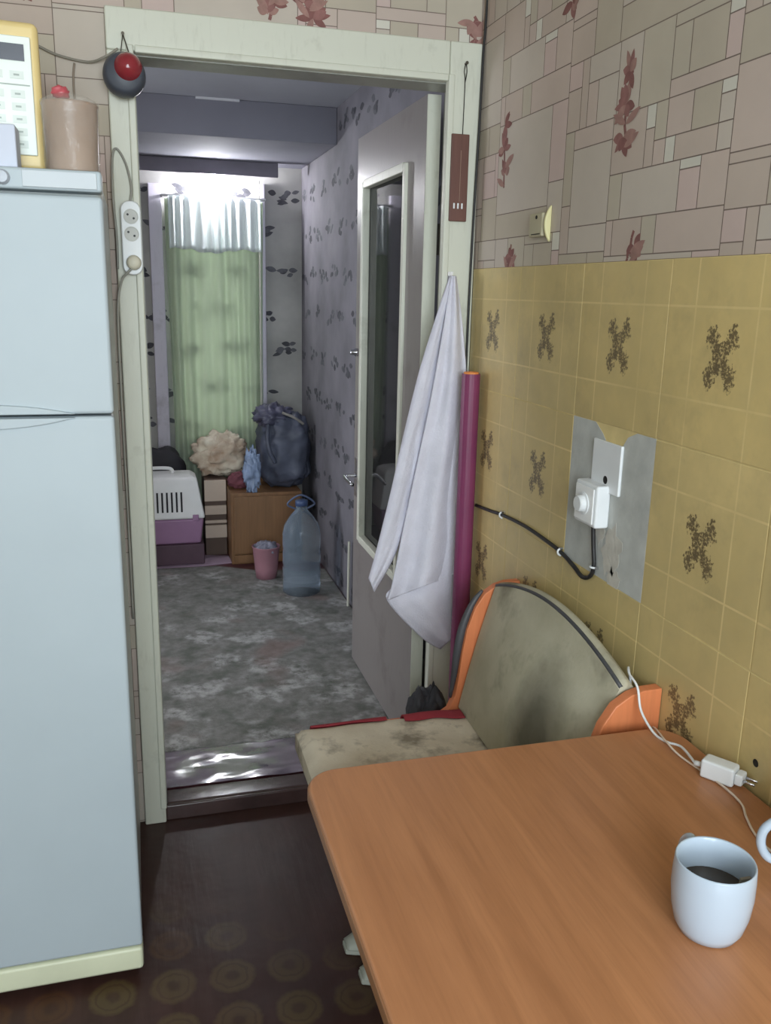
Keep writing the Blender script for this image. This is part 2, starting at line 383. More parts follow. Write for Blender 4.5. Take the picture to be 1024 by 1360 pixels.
for z in (WZ0, WZ1-.06): wf.box(WX0+.06, WX1-.06, YB-.085, YB-.035, z, z+.06)
wf.build('window_frame', M_WHITE, win)
M_PANE = glassy('window_pane_glass', (.98, 1, 1, 1), .02, 0)
for a, b in ((WX0+.06, -.03), (.03, WX1-.06)): MB().box(a, b, YB-.065, YB-.061, WZ0+.06, WZ1-.06).build('pane', M_PANE, win)
wh = struct(MB().box(XH, XH+.1, YD+.09, YE+.1, 0, 2.19).build('wall_hall_right', M_HALLWP, base=(0, 0, 0)))
hl = MB(); hl.box(-1.0, -.9, YD+.09, 2.65, 0, 2.19); hl.box(-1.0, -.9, 3.75, YE+.1, 0, 2.19); hl.box(-1.0, -.9, 2.65, 3.75, 2.0, 2.19)  # opening added for the fill light from the left
struct(hl.build('wall_hall_left', M_HALLWP, base=(0, 0, 0)))
# unseen side room, added only to pass fill light into the hall
sr = MB(); sr.box(-2.5, -.95, 2.3, 4.2, -.08, HF-.006); sr.box(-2.5, -1.0, 2.3, 4.2, 2.4, 2.48); sr.box(-2.5, -1.0, 2.2, 2.3, -.08, 2.48); sr.box(-2.5, -1.0, 4.2, 4.3, -.08, 2.48)
struct(sr.build('wall_added_side_room', M_PLAIN, base=(0, 0, 0)))
wm = MB(); wm.box(-.9, .21, YE, YE+.1, 0, 2.19); wm.box(.645, XH, YE, YE+.1, 0, 2.19); wm.box(.21, .645, YE, YE+.1, 0, .62); wm.box(.21, .645, YE, YE+.1, 1.84, 2.19)
we = struct(wm.build('wall_hall_end', mat('hall_end_wallpaper', C(150, 149, 146, 1.45), .85, .14, 4), base=(0, 0, 0)))
w2 = thing('window_added', (.43, YE+.05, .62), kind='structure')  # window added behind the curtain so that its cloth glows
f2 = MB(); f2.box(.21, .25, YE+.03, YE+.08, .62, 1.84); f2.box(.605, .645, YE+.03, YE+.08, .62, 1.84); f2.box(.25, .605, YE+.03, YE+.08, .62, .66); f2.box(.25, .605, YE+.03, YE+.08, 1.80, 1.84)
f2.build('window_frame', M_WHITE, w2)
MB().box(.25, .605, YE+.053, YE+.057, .66, 1.80).build('pane', M_PANE, w2)
# threshold step
th = thing('trim_2', (.4, YD+.05, 0), kind='structure')
MB().box(O0-.0, O1, YD-.012, YD+.0, 0.0, HF).build('step_lip', mat('dark_brown_gloss', C(74, 56, 54, 1.1), .2, .2, 9, .3), th, bevel=.004)
MB().box(O0-.0, O1+.03, YD+.0005, YD+.075, 0.0, HF).build('step_board', mat('dark_brown_gloss', C(74, 56, 54, 1.1), .2, .2, 9, .3), th, bevel=.008)
def thr(u, v): return Vector((O0+(O1-O0)*u, YD+.078+.205*v, HF+.0015+.004*noise.noise(Vector((u*5, v*3, 2)))+.002*noise.noise(Vector((u*12, v*9, 5)))))
MB().grid(thr, 50, 24).build('film_sheet', M_GLOSSTH, th, smooth=True)

# ------------------------------------------------------------------ printed wallpapers (flat print laid on the wall sheets)
def cells(rng, x0, y0, x1, y1, out, d=0):
    w, h = x1-x0, y1-y0
    if (w < .075 and h < .075) or d > 6 or (d > 2 and w*h < .012 and rng.random() < .45) or w < .02 or h < .02: out.append((x0, y0, x1, y1)); return
    if w > h*(1.5 if rng.random() < .6 else .7):
        k = x0+w*rng.choice((.2, .35, .5, .65, .8)); cells(rng, x0, y0, k, y1, out, d+1); cells(rng, k, y0, x1, y1, out, d+1)
    else:
        k = y0+h*rng.choice((.22, .4, .5, .62, .8)); cells(rng, x0, y0, x1, k, out, d+1); cells(rng, x0, k, x1, y1, out, d+1)
rng = random.Random(11)
PER, PEH = .535, .62
base_cells = []; cells(rng, 0, 0, PER, PEH, base_cells)
cell_mat = [7 if (c[2]-c[0])*(c[3]-c[1]) < .0013 else 1+rng.randrange(6) for c in base_cells]
def petal(cx, cy, ang, l, w, n=7):
    up, dn = [], []
    for i in range(n+1):
        t = i/n; hw = w*math.sin(math.pi*t)**.8*(1-.25*t)*.5
        up.append((cx+math.cos(ang)*l*t-math.sin(ang)*hw, cy+math.sin(ang)*l*t+math.cos(ang)*hw))
        dn.append((cx+math.cos(ang)*l*t+math.sin(ang)*hw, cy+math.sin(ang)*l*t-math.cos(ang)*hw))
    return up+dn[-2:0:-1]
def sprig(rng, cx, cy, h, heads=3, s=1.7):
    """a stem with ragged blossoms, returned as polygons (kind, points)"""
    out = []; pts = [(cx+rng.uniform(-.006, .006)*s, cy-h/2+h*k/6) for k in range(7)]
    for a, b in zip(pts, pts[1:]):
        dx, dy = b[0]-a[0], b[1]-a[1]; l = math.hypot(dx, dy); nx, ny = -dy/l*.0022*s, dx/l*.0022*s
        out.append((1, [(a[0]-nx, a[1]-ny), (b[0]-nx, b[1]-ny), (b[0]+nx, b[1]+ny), (a[0]+nx, a[1]+ny)]))
    for k in range(heads):
        y = cy-h/2+h*(k+.6)/heads; x = cx+rng.uniform(-.008, .008)*s
        for q in range(rng.randint(5, 8)):
            out.append((rng.randrange(3), petal(x, y, rng.uniform(0, 6.28), rng.uniform(.014, .026)*s, rng.uniform(.009, .015)*s)))
    for q in range(3):
        y = cy-h/2+h*rng.random()*.6; out.append((2, petal(cx, y, rng.choice((.6, 2.5))+rng.uniform(-.3, .3), .03*s, .010*s)))
    return out
def paper(name, parent, place, x0, x1, y0, y1, sprigs, off=0.0):
    """place(u, v, lift) -> point; u along the wall, v height"""
    mb = MB(); mb.add([place(x0, y0, .0003), place(x1, y0, .0003), place(x1, y1, .0003), place(x0, y1, .0003)], [(0, 1, 2, 3)], 0)
    g = .0010
    for i in range(math.floor((x0-off)/PER)-1, math.ceil((x1-off)/PER)+1):
        for j in range(math.floor(y0/PEH)-1, math.ceil(y1/PEH)+1):
            for c, m in zip(base_cells, cell_mat):
                a, b = max(x0, off+i*PER+c[0]), min(x1, off+i*PER+c[2]); d, e = max(y0, j*PEH+c[1]+(.31 if i % 2 else 0)), min(y1, j*PEH+c[3]+(.31 if i % 2 else 0))
                if b-a < .003 or e-d < .003: continue
                mb.add([place(a+g, d+g, .0006), place(b-g, d+g, .0006), place(b-g, e-g, .0006), place(a+g, e-g, .0006)], [(0, 1, 2, 3)], m)
    r2 = random.Random(5)
    for (u, v, h, hd) in sprigs:
        lay = 0
        for k, pts in sprig(r2, u, v, h, hd):
            lay += 1
            pts = [(min(max(p[0], x0), x1), min(max(p[1], y0), y1)) for p in pts]
            ctr = (sum(p[0] for p in pts)/len(pts), sum(p[1] for p in pts)/len(pts))
            n = len(pts)
            mb.add([place(p[0], p[1], .0009+lay*.00002) for p in pts]+[place(*ctr, .0009+lay*.00002)], [(q, (q+1) % n, n) for q in range(n)], 8+k)
    return mb.build(name, [M_WPLINE]+M_WP+[M_WPA]+M_FLOW, parent)
TILE_TOP = 1.4835
sp = []
for k in range(-1, 7):
    y = 2.03-k*.535
    sp += [(y, 1.745, .16, 3), (y-.05, 1.50, .07, 1), (y-.05, 2.30, .15, 3), (y-.30, 2.02, .14, 3)]
sp = [s for s in sp if YB < s[0] < YD]
paper('wallpaper', wr, lambda u, v, l: (XR-l, u, v), YB, YD, TILE_TOP, 2.5, sp, .12)
paper('wallpaper', wfront, lambda u, v, l: (u, YD-l, v), XL, XR, 2.0, 2.5, [(.33, 2.045, .05, 2), (.425, 2.045, .06, 2), (.835, 2.04, .07, 2), (-.2, 2.06, .1, 2), (.62, 2.25, .15, 3), (.05, 2.3, .15, 3)], .05)
paper('wallpaper', wfront, lambda u, v, l: (u, YD-l, v), XL, -.03, .0, 2.0, [(-.28, 1.9, .1, 2)], .05)

def hall_print(parent, place, x0, x1, y0, y1, seed, dx, dy):
    r = random.Random(seed); mb = MB(); j = 0; y = y0+.05
    while y < y1:
        x = x0+(.5 if j % 2 else 0)*dx
        while x < x1:
            cx, cy = x+r.uniform(-.02, .02), y+r.uniform(-.02, .02)
            for q in range(r.randint(6, 9)):
                a = r.uniform(-.5, .5)+(math.pi if q % 2 else 0); px, py = cx+r.uniform(-.06, .06), cy+r.uniform(-.025, .025)
                pts = petal(px, py, a, r.uniform(.035, .065), r.uniform(.022, .036))
                if all(x0 < p[0] < x1 and y0 < p[1] < y1 for p in pts):
                    c = (sum(p[0] for p in pts)/len(pts), sum(p[1] for p in pts)/len(pts)); n = len(pts); l = .0006+q*.00003
                    mb.add([place(*p, l) for p in pts]+[place(*c, l)], [(k, (k+1) % n, n) for k in range(n)], r.randrange(3))
            x += dx
        y += dy; j += 1
    return mb.build('printed_flowers', M_HALLFL, parent)
hall_print(we, lambda u, v, l: (u, YE-l, v), -.9, XH, .05, 2.03, 3, .26, .20)
hall_print(wh, lambda u, v, l: (XH-l, u, v), YD+.1, YE, .05, 2.18, 4, .26, .20)

# ------------------------------------------------------------------ wall tiles, 0.3 m, one missing round the dimmer
TW, TH = .2985, .2967
tm = MB(); tm.box(-.0042, 0, -TW/2+.0011, TW/2-.0011, -TH/2+.0011, TH/2-.0011)
t0 = None
GROUT = MB(); GROUT.box(XR-.0036, XR-.0001, YB, 2.196, 0, TILE_TOP).build('grout_bed', mat('pale_grout', C(178, 160, 112, 1.7), .8, .15, 12), wr)
for i in range(12):
    for j in range(5):
        yc, zc = 2.197-TW*(i+.5), TILE_TOP-TH*(j+.5)
        if yc-TW/2 < YB: continue
        if (i, j) == (2, 1): continue
        if t0 is None:
            t0 = tm.build('tile', M_TILE, wr, bevel=.0012, seg=1, base=(0, 0, 0))
            uvl = t0.data.uv_layers.new(name='UVMap')
            for p in t0.data.polygons:
                for li in p.loop_indices:
                    v = t0.data.vertices[t0.data.loops[li].vertex_index].co
                    uvl.data[li].uv = ((-v.y/TW+.5), v.z/TH+.5)
            o = t0
        else:
            o = t0.copy(); COL.objects.link(o)
        rr = random.Random(i*17+j)
        o.location = (XR-.0005+rr.uniform(-.0004, .0002), yc, zc); o.rotation_euler = (rr.uniform(-.003, .003), 0, 0)
PY, PZ = 2.197-TW*2.5, TILE_TOP-TH*1.5
rr = random.Random(4); edge = []
for k in range(11): edge.append((PY+TW/2-TW*k/10, PZ+TH/2-(.0 if k not in (4, 5, 6, 7) else (.018, .045, .05, .012)[k-4])))
pp = [(PY-TW/2, PZ-TH/2), (PY+TW/2, PZ-TH/2)]+edge
MB().prism(pp, 'x', XR-.0042, XR-.001).build('bare_plaster', M_PLASTER, wr)
sc = MB()
for cy, cz, rx, rz, sd in ((1.415, .955, .03, .045, 1), (1.46, .985, .016, .03, 2), (1.40, .90, .022, .02, 5)):
    n = 26; pts = [(cy+rx*math.cos(6.28*k/n)*(1+.9*noise.noise(Vector((k*1.7, sd, 0)))), cz+rz*math.sin(6.28*k/n)*(1+.9*noise.noise(Vector((k*1.3, sd, 4))))) for k in range(n)]
    sc.prism(pts, 'x', XR-.0046, XR-.0040)
sc.build('scraped_patch', M_SCRAPE, wr)
mk = MB()
mk.lathe((XR-.0044, at(1007, 1013, x=XR).y, at(1007, 1013, x=XR).z), [(.0065, 0), (.005, .0008)], 14, 'x')
mk.build('drill_hole', M_DARK, wr)

# ------------------------------------------------------------------ door casing and jambs
cs = thing('trim_1', ((O0+O1)/2, YD, 0), kind='structure')
MB().box(-.03, O0, YC, YD, 0, OT).build('casing_board', M_CASE, cs, bevel=.004)
MB().box(O1, .8515, YC, YD, HF, 2.012).build('casing_board', M_CASE, cs, bevel=.004)
MB().box(-.03, O1-.0005, YC, YD, OT, 2.012).build('casing_board', M_CASE, cs, bevel=.004)
MB().box(O0-.014, O0+.002, YC-.006, YD, HF, OT+.012).build('bead', M_CASE, cs, bevel=.003)
MB().box(O1-.004, O1+.012, YC-.006, YD, HF, OT+.012).build('bead', M_CASE, cs, bevel=.003)
MB().box(O0+.0045, O1-.0045, YC-.006, YD, OT-.004, OT+.012).build('bead', M_CASE, cs, bevel=.003)
M_JAMB = paint_mat('dusty_jamb_paint', C(142, 142, 134, 1.3), C(92, 84, 70, 1), .5, .8)
MB().box(O0-.001, O0+.004, YD, YD+.092, HF, OT).build('jamb', M_JAMB, cs)
MB().box(O1+.026, O1+.034, YD, YD+.092, HF, OT).build('jamb', M_JAMB, cs)
MB().box(O0+.004, O1+.026, YD, YD+.092, OT-.006, OT).build('jamb', M_JAMB, cs)

# ------------------------------------------------------------------ open glazed door in the hall
DX0, DX1, DY0, DY1, DZ0, DZ1 = .752, .790, 2.318, 3.05, HF+.012, 1.915
M_DOORP = paint_mat('grey_white_door_paint', C(160, 152, 148, .72), C(108, 96, 86, .6), .55, .8, .36)
dr = thing('door_1', (DX1, DY0, DZ0), kind='structure')
GY0, GY1, GZ0, GZ1 = 2.475, 2.965, .55, 1.77
s = MB(); s.box(DX0, DX1, DY0, GY0, DZ0, DZ1); s.box(DX0, DX1, GY1, DY1, DZ0, DZ1); s.box(DX0, DX1, GY0, GY1, DZ0, GZ0); s.box(DX0, DX1, GY0, GY1, GZ1, DZ1)
s.build('door_leaf', M_DOORP, dr)
MB().box(DX0+.001, DX1-.001, DY0-.003, DY0, DZ0, DZ1).build('edge_lipping', M_CASE, dr)
M_DG = glassy('door_glass', (.9, .9, .92, 1), .03, .40)
MB().box(.768, .772, GY0, GY1, GZ0, GZ1).build('pane', M_DG, dr)
b = .022
for (y0, y1, z0, z1) in ((GY0-.004, GY0+b, GZ0, GZ1), (GY1-b, GY1+.004, GZ0, GZ1), (GY0+b, GY1-b, GZ0-.004, GZ0+b), (GY0+b, GY1-b, GZ1-b, GZ1+.004)):
    MB().box(DX0-.009, .768, y0, y1, z0, z1).build('glazing_bead', M_CASE, dr, bevel=.003)
for z in (1.56, .32):
    MB().lathe((.795, DY0-.004, z-.04), [(.006, 0), (.006, .08)], 10).build('hinge', M_DARK, dr, smooth=False)
hd = MB(); hd.box(DX0-.003, DX0, 3.0, 3.035, .70, .84).build('lock_plate', M_CHROME, dr)
MB().tube([(DX0-.003, 3.018, .775), (DX0-.04, 3.018, .775), (DX0-.045, 2.98, .772), (DX0-.043, 2.90, .768)], .007).build('handle', M_CHROME, dr, smooth=True)
MB().lathe((DX0, 3.02, 1.215), [(.014, 0), (.014, .008), (.009, .014), (.010, .024), (.004, .028)], 16, 'x').build('latch_knob', M_CHROME, dr, smooth=True)

# ------------------------------------------------------------------ hall: carpet, end-wall curtain, lamp
r = random.Random(8)
fr = [(O0-.3+.05*k, 2.50+.008*math.sin(k*1.9)+r.uniform(-.006, .006)) for k in range(0, 27)]
fr = [(x, y-(.05 if x > .62 else 0)) for x, y in fr if x < XH-.01]
cp = fr+[(XH-.008, 2.45), (XH-.008, 4.18), (.55, 4.22), (.36, 4.34), (-.4, 4.36), (-.4, 2.5)]
cpt = MB(); cpt.prism(cp, 'z', HF-.0055, HF+.003)
tag(cpt.build('carpet', M_CARPET, base=(0, 3.3, HF-.0055)), 'worn grey floral carpet covering the hall floor', 'carpet')
mt = MB(); mt.prism([(.02, 4.38), (.30, 4.375), (.44, 4.40), (.43, 4.52), (.30, 4.56), (.02, 4.56)], 'z', HF-.0055, HF-.001)
tag(mt.build('floor_mat', mat('lilac_mat_cloth', C(158, 138, 156, 1.3), .9, .1)), 'lilac mat lying on floor beyond the carpet', 'mat')
st = MB(); st.blob((.62, 4.02, HF+.012), (.2, .13, .010), 3, .2, 4)

cu = thing('curtain', (.42, 4.80, HF+.01), 'pale green floor-length curtain with a gathered white valance', 'curtain')
def cur(u, v):
    x = .185+.485*u+.006*math.sin(v*5+u*9); a = .4+.6*v
    return Vector((x, 4.802+.013*math.sin(u*46+1.3*math.sin(u*7))*(1-.3*v)+.006*math.sin(u*19+v*3), HF+.02+(1.862-HF-.02)*v))
MB().grid(cur, 150, 24).build('curtain_panel', M_CURT, cu, smooth=True, solid=.0015)
def val(u, v):
    x = .195+.465*u; wz = 1.607+.010*math.sin(u*9+.6)+.004*math.sin(u*33); z = wz+(1.868-wz)*v
    return Vector((x, 4.772-.010*(1-v)+.011*math.sin(u*70+2*math.sin(u*11))*(1.1-.4*v), z))
MB().grid(val, 180, 12).build('valance', M_SHEER, cu, smooth=True, solid=.001)
rod = thing('curtain_rod', (.42, 4.79, 1.872), 'thin white rod carrying the green curtain on hall end wall', 'curtain rod')
MB().tube([(.16, 4.79, 1.872), (.69, 4.79, 1.872)], .006, smooth=0).build('rod', M_WHITE, rod, smooth=True)
for x in (.175, .672): MB().box(x-.006, x+.006, 4.79, YE-.0007, 1.868, 1.88).build('bracket', M_WHITE, rod)
M_LILAC = paint_mat('lilac_white_paint', C(186, 182, 194, 1.3), C(130, 124, 130, 1))
e3 = thing('trim_3', (.42, YE, 0), kind='structure')
MB().box(.10, .165, YE-.03, YE-.0008, 0, 1.93).build('casing_board', M_LILAC, e3, bevel=.004)
MB().box(.668, .69, YE-.035, YE-.0008, 0, 1.955).build('casing_board', M_LILAC, e3, bevel=.004)
MB().tube([(.655, YE-.055, .05), (.655, YE-.055, 1.965)], .005, smooth=0).build('edge_strip', M_CASE, e3, smooth=True)
M_PEL = mat('pelmet_paint', C(120, 116, 128, 1.2), .7, .1)
pel = MB(); pel.box(-.9, .74, 4.685, 4.70, 1.972, 2.039)
struct(pel.build('trim_4', M_PEL, bevel=.003))

lp = thing('pendant_light', (.417, 4.745, 2.0395), 'lit bare white bulb hanging above the green curtain', 'lamp')
MB().tube([(.417, 4.745, 2.0395), (.417, 4.745, 2.015)], .003, smooth=0).build('flex', M_BLACK, lp)
MB().lathe((.417, 4.745, 2.016), [(.014, 0), (.016, -.02), (.015, -.035)], 16).build('lamp_socket', M_WHITE, lp, smooth=True)
M_BULB = emit('lit_bulb', (.96, .96, 1, 1), 150)
MB().lathe((.417, 4.745, 1.981), [(.014, 0), (.018, -.015), (.029, -.035), (.032, -.052), (.027, -.070), (.015, -.082), (.001, -.086)], 20).build('bulb', M_BULB, lp, smooth=True)

# hall clutter --------------------------------------------------
cb = thing('cabinet', (.62, 4.57, HF-.006), 'low brown veneer cabinet under the dark bag', 'cabinet')
MB().box(.435, .80, 4.37, 4.78, HF-.006, .415).build('body', M_CAB, cb, bevel=.004)
MB().box(.448, .79, 4.352, 4.3695, .10, .40).build('door', M_CAB, cb, bevel=.003)
kb = MB().box(.448, .79, 4.355, 4.3695, HF+.005, .092).build('plinth', M_CAB, cb, bevel=.002)
sh = thing('drawer_unit', (.36, 4.62, HF-.006), 'narrow cream drawer unit between pet carrier and brown cabinet', 'drawers')
MB().box(.32, .43, 4.57, 4.78, HF-.006, .452).build('body', mat('drawer_carcass', C(110, 90, 80), .6, .1), sh)
for z0, z1 in ((.335, .448), (.262, .312), (.215, .232), (.135, .205)): MB().box(.318, .431, 4.556, 4.5695, z0, z1).build('drawer_front', mat('cream_drawer', C(206, 188, 172, 1.3), .5, .06), sh, bevel=.003)
lb = tag(MB().box(-.11, .30, 4.40, 4.60, HF-.001, .152).build('crate', mat('maroon_crate', C(84, 64, 76, 1.3), .6, .15), bevel=.006), 'dark maroon low crate under the pet carrier', 'crate')

pc = thing('pet_carrier', (.1, 4.5, .1525), 'plastic pet carrier with white vented top and mauve base', 'pet carrier')
M_MAUVE = mat('mauve_plastic', C(150, 116, 148, 1.3), .45, .06); M_CARW = mat('carrier_white', C(210, 210, 216, 1.5), .4, .05)
def ring(x0, x1, y0, y1, z): return [(x0, y0, z), (x1, y0, z), (x1, y1, z), (x0, y1, z)]
def loft_box(rings):
    mb = MB(); vs = [p for q in rings for p in q]; n = len(rings)
    fs = [(3, 2, 1, 0)]+[(k*4+i, k*4+(i+1) % 4, k*4+4+(i+1) % 4, k*4+4+i) for k in range(n-1) for i in range(4)]+[tuple(range((n-1)*4, n*4))]
    return mb.add(vs, fs)
loft_box([ring(-.10, .285, 4.41, 4.60, .1525), ring(-.12, .302, 4.395, 4.615, .286)]).build('base_shell', M_MAUVE, pc, bevel=.012)
loft_box([ring(-.122, .306, 4.392, 4.618, .287), ring(-.122, .306, 4.392, 4.618, .30), ring(-.105, .275, 4.415, 4.60, .485), ring(-.07, .25, 4.445, 4.57, .505)]).build('top_shell', M_CARW, pc, bevel=.008)
M_SLOT = mat('slot_dark', C(46, 42, 48), .8, .1)
for k in range(12):
    x = -.07+.0235*k
    loft_box([ring(x, x+.009, 4.3935, 4.398, .325), ring(x, x+.009, 4.4055, 4.411, .425)]).build('vent_slot', M_SLOT, pc)
MB().tube([(.0, 4.505, .505), (.02, 4.505, .53), (.14, 4.505, .53), (.16, 4.505, .505)], .009).build('carry_handle', M_CARW, pc, smooth=True)
for x in (-.06, .26): MB().box(x-.015, x+.015, 4.386, 4.392, .278, .31).build('latch', M_MAUVE, pc, bevel=.003)
dk = MB(); dk.blob((.10, 4.695, .40), (.13, .045, .20), 6, .12, 3.2)
tag(dk.build('black_bag', mat('black_bag_cloth', C(52, 50, 56), .7, .2, 8, .3), smooth=True, base=(.1, 4.695, .2)), 'black bag behind the pet carrier', 'bag')
hp = MB(); hp.blob((.425, 4.67, .562), (.140, .082, .109), 12, .32, 2.2, 64, 40, 3.4)
tag(hp.build('clothes_heap', mat('peach_cloth', C(218, 198, 182, 1.5), .9, .16, 10, .5, dark=C(160, 130, 108, 1.3)), smooth=True), 'heap of peach and tan cloth on top of the drawer unit', 'clothes')
rd = MB(); rd.blob((.49, 4.50, .457), (.055, .045, .041), 4, .35, 2.2, 36, 20, 3.4)
tag(rd.build('folded_cloth', mat('dusky_red_cloth', C(120, 70, 80, 1.3), .9, .2, 12, .4), smooth=True), 'dusky red cloth crumpled on the brown cabinet', 'cloth')
M_BLUEP = mat('pale_blue_plastic', C(146, 164, 196, 1.2), .3, .22, 18, .6, bscale=22)
bp = MB(); bp.blob((.548, 4.39, .525), (.040, .028, .109), 21, .5, 2.2, 40, 30, 3.6)
tag(bp.build('plastic_bag', M_BLUEP, smooth=True), 'crumpled pale blue plastic bag beside the dark bag', 'bag')
bgq = thing('holdall_bag', (.71, 4.55, .4155), 'large navy black bag standing on the brown cabinet', 'bag')
M_NAVY = mat('navy_nylon', C(66, 70, 84, 1.9), .5, .22, 9, .5, bscale=12)
bb = MB(); bb.blob((.732, 4.55, .606), (.134, .135, .190), 33, .16, 3.2, 56, 36, 2.6)
bb.build('bag_body', M_NAVY, bgq, smooth=True)
bt = MB(); bt.blob((.675, 4.52, .79), (.09, .09, .055), 17, .45, 2.2, 40, 24, 3.2)
bt.build('gathered_top', mat('navy_sheen', C(84, 84, 104, 1.4), .35, .3, 14, .6, bscale=16), bgq, smooth=True)
MB().tube([(.64, 4.44, .755), (.632, 4.412, .68), (.642, 4.402, .62), (.67, 4.408, .56)], .011).build('strap', M_NAVY, bgq, smooth=True)
MB().tube([(.71, 4.43, .815), (.77, 4.415, .79), (.82, 4.425, .755)], .007).build('zip_edge', mat('zip_grey', C(150, 146, 140), .5), bgq, smooth=True)
bgq.rotation_euler = (0, 0, 0)
jg = thing('water_jug', (.705, 3.86, HF+.003), 'big clear blue plastic water bottle on the hall carpet', 'bottle')
tj = NT('blue_clear_plastic'); tj.b.inputs['Transmission Weight'].default_value = .8; tj.b.inputs['IOR'].default_value = 1.2
M_JUG = tj.done(C(176, 190, 204, 1.2), .10)
pr = [(.078, 0), (.088, .008), (.088, .05), (.084, .06), (.088, .07), (.088, .12), (.084, .13), (.088, .14), (.088, .20), (.084, .21), (.088, .22), (.088, .285), (.080, .325), (.055, .365), (.032, .392), (.026, .40), (.026, .418)]
MB().lathe((.705, 3.86, HF+.003), pr, 28).build('bottle_body', M_JUG, jg, smooth=True)
MB().lathe((.705, 3.86, HF+.42), [(.029, 0), (.029, .022), (.026, .025)], 20).build('cap', mat('blue_cap', C(70, 90, 130), .4), jg, smooth=True)
MB().tube([(.678, 3.86, HF+.405), (.64, 3.858, HF+.43), (.70, 3.855, HF+.47), (.765, 3.858, HF+.43), (.732, 3.86, HF+.405)], .0045).build('carry_handle', mat('blue_handle', C(90, 104, 136), .4), jg, smooth=True)
pb = thing('pink_basket', (.565, 4.09, HF+.003), 'small dusky pink plastic tub beside the water bottle', 'tub')
MB().lathe((.575, 4.11, HF+.003), [(.05, 0), (.056, .05), (.066, .155), (.070, .16), (.066, .162), (.060, .15), (.046, .012), (.0, .012)], 26).build('tub', mat('dusky_pink_plastic', C(150, 108, 118, 1.3), .45, .08), pb, smooth=True)
lt = MB(); lt.blob((.575, 4.11, HF+.15), (.055, .055, .03), 44, .5, 2.2, 30, 18, 3.4)
lt.build('contents', mat('pale_scraps', C(150, 150, 168), .6, .3, 18, .4), pb, smooth=True)
cn = MB(); cn.tube([(.872, 3.62, HF+.004), (.874, 3.62, .35)], .006, smooth=0)
tag(cn.build('skirting_pipe', M_CASE), 'thin pale pipe standing upright at foot of hall wallpaper', 'pipe')

# ------------------------------------------------------------------ refrigerator with things on top
FX0, FX1, FY, FB = -.635, -.040, 1.632, 2.17
fg = thing('refrigerator', ((FX0+FX1)/2, 1.9, 0), 'tall white two-door refrigerator beside the doorway', 'refrigerator')
MB().box(FX0+.004, FX1-.003, FY+.052, FB, .03, 1.60).build('body', mat('fridge_side_enamel', C(176, 182, 180, 1.25), .35, .05), fg, bevel=.008)
MB().box(FX0, FX1, FY, FY+.046, 1.1995, 1.566).build('freezer_door', M_FRIDGE, fg, bevel=.007, seg=3)
MB().box(FX0, FX1, FY, FY+.046, .082, 1.1955).build('main_door', M_FRIDGE, fg, bevel=.007, seg=3)
MB().box(FX0+.008, FX1-.008, FY+.046, FY+.052, .085, 1.56).build('door_gasket', mat('grey_gasket', C(150, 154, 156, 1.1), .7), fg)
tp = MB().box(FX0, FX1, FY+.004, FY+.055, 1.573, 1.607).build('control_panel', M_FRIDGE, fg, bevel=.005)
MB().box(-.165, FX1-.008, FY+.001, FY+.0038, 1.577, 1.603).build('panel_insert', mat('panel_pale', C(202, 208, 214, 1.0), .5, .03), tp, bevel=.001)
MB().lathe((-.195, FY+.004, 1.590), [(.012, 0), (.012, .004), (.009, .012), (.001, .0125)], 20, 'y').build('thermostat_knob', mat('grey_knob', C(176, 180, 190, 1.2), .4), tp, smooth=False)
MB().box(FX0, FX1, FY+.002, FY+.055, .022, .076).build('kick_plate', M_CREAM, fg, bevel=.008)
for x in (FX0+.05, FX1-.05): MB().lathe((x, FY+.08, 0), [(.018, 0), (.018, .03)], 14).build('foot', M_BLACK, fg)
def lens(z0, sgn, hgt, dep, par):
    n = 22; xs = [FX0+.065+(FX1-FX0-.13)*k/n for k in range(n+1)]
    up = [(x, z0+sgn*hgt*(max(0, 1-abs(2*k/n-1)**3.2))) for k, x in enumerate(xs)]
    pts = up+[(x, z0) for x in reversed(xs[1:-1])]
    return MB().prism(pts, 'y', FY-dep, FY+.012).build('handle_grip', M_FRIDGE, par, bevel=.0025)
dm = [o for o in fg.children if o.name.startswith('main_door')][0]; df = [o for o in fg.children if o.name.startswith('freezer')][0]
lens(1.2005, 1, .019, .007, df); lens(1.1945, -1, .021, .007, dm)

mw = thing('microwave_oven', (-.37, 1.9, 1.607), 'old yellowed microwave oven on top of the refrigerator', 'microwave')
M_YEL = mat('yellowed_enamel', C(214, 190, 132, 1.25), .4, .06)
MB().box(-.60, -.133, 1.745, 2.10, 1.612, 1.852).build('body', M_YEL, mw, bevel=.012, seg=3)
for x in (-.57, -.16):
    for y in (1.79, 2.06): MB().lathe((x, y, 1.607), [(.012, 0), (.012, .006)], 12).build('foot', M_BLACK, mw)
MB().box(-.59, -.275, 1.735, 1.7448, 1.622, 1.842).build('door', M_YEL, mw, bevel=.003)
cpn = MB().box(-.268, -.147, 1.738, 1.7448, 1.638, 1.826).build('control_panel', mat('panel_offwhite', C(214, 220, 212, 1.3), .4, .04), mw, bevel=.002)
MB().box(-.255, -.158, 1.7355, 1.7378, 1.787, 1.813).build('display', mat('display_dark', C(96, 98, 108), .2, .1), cpn)
M_BTN = mat('button_grey', C(206, 212, 206, 1.25), .5, .04); M_INK = mat('panel_ink', C(168, 176, 170, 1.2), .6)
for z in (1.765, 1.735, 1.715, 1.695, 1.675, 1.655):
    for x in (-.240, -.205, -.172):
        MB().box(x-.011, x+.011, 1.7365, 1.7378, z-.006, z+.006).build('button', M_BTN, cpn)
        MB().box(x-.005, x+.004, 1.7361, 1.7364, z-.0015, z+.0015).build('button_mark', M_INK, cpn)
MB().box(-.262, -.152, 1.7368, 1.7378, 1.7485, 1.7505).build('panel_rule', M_INK, cpn)
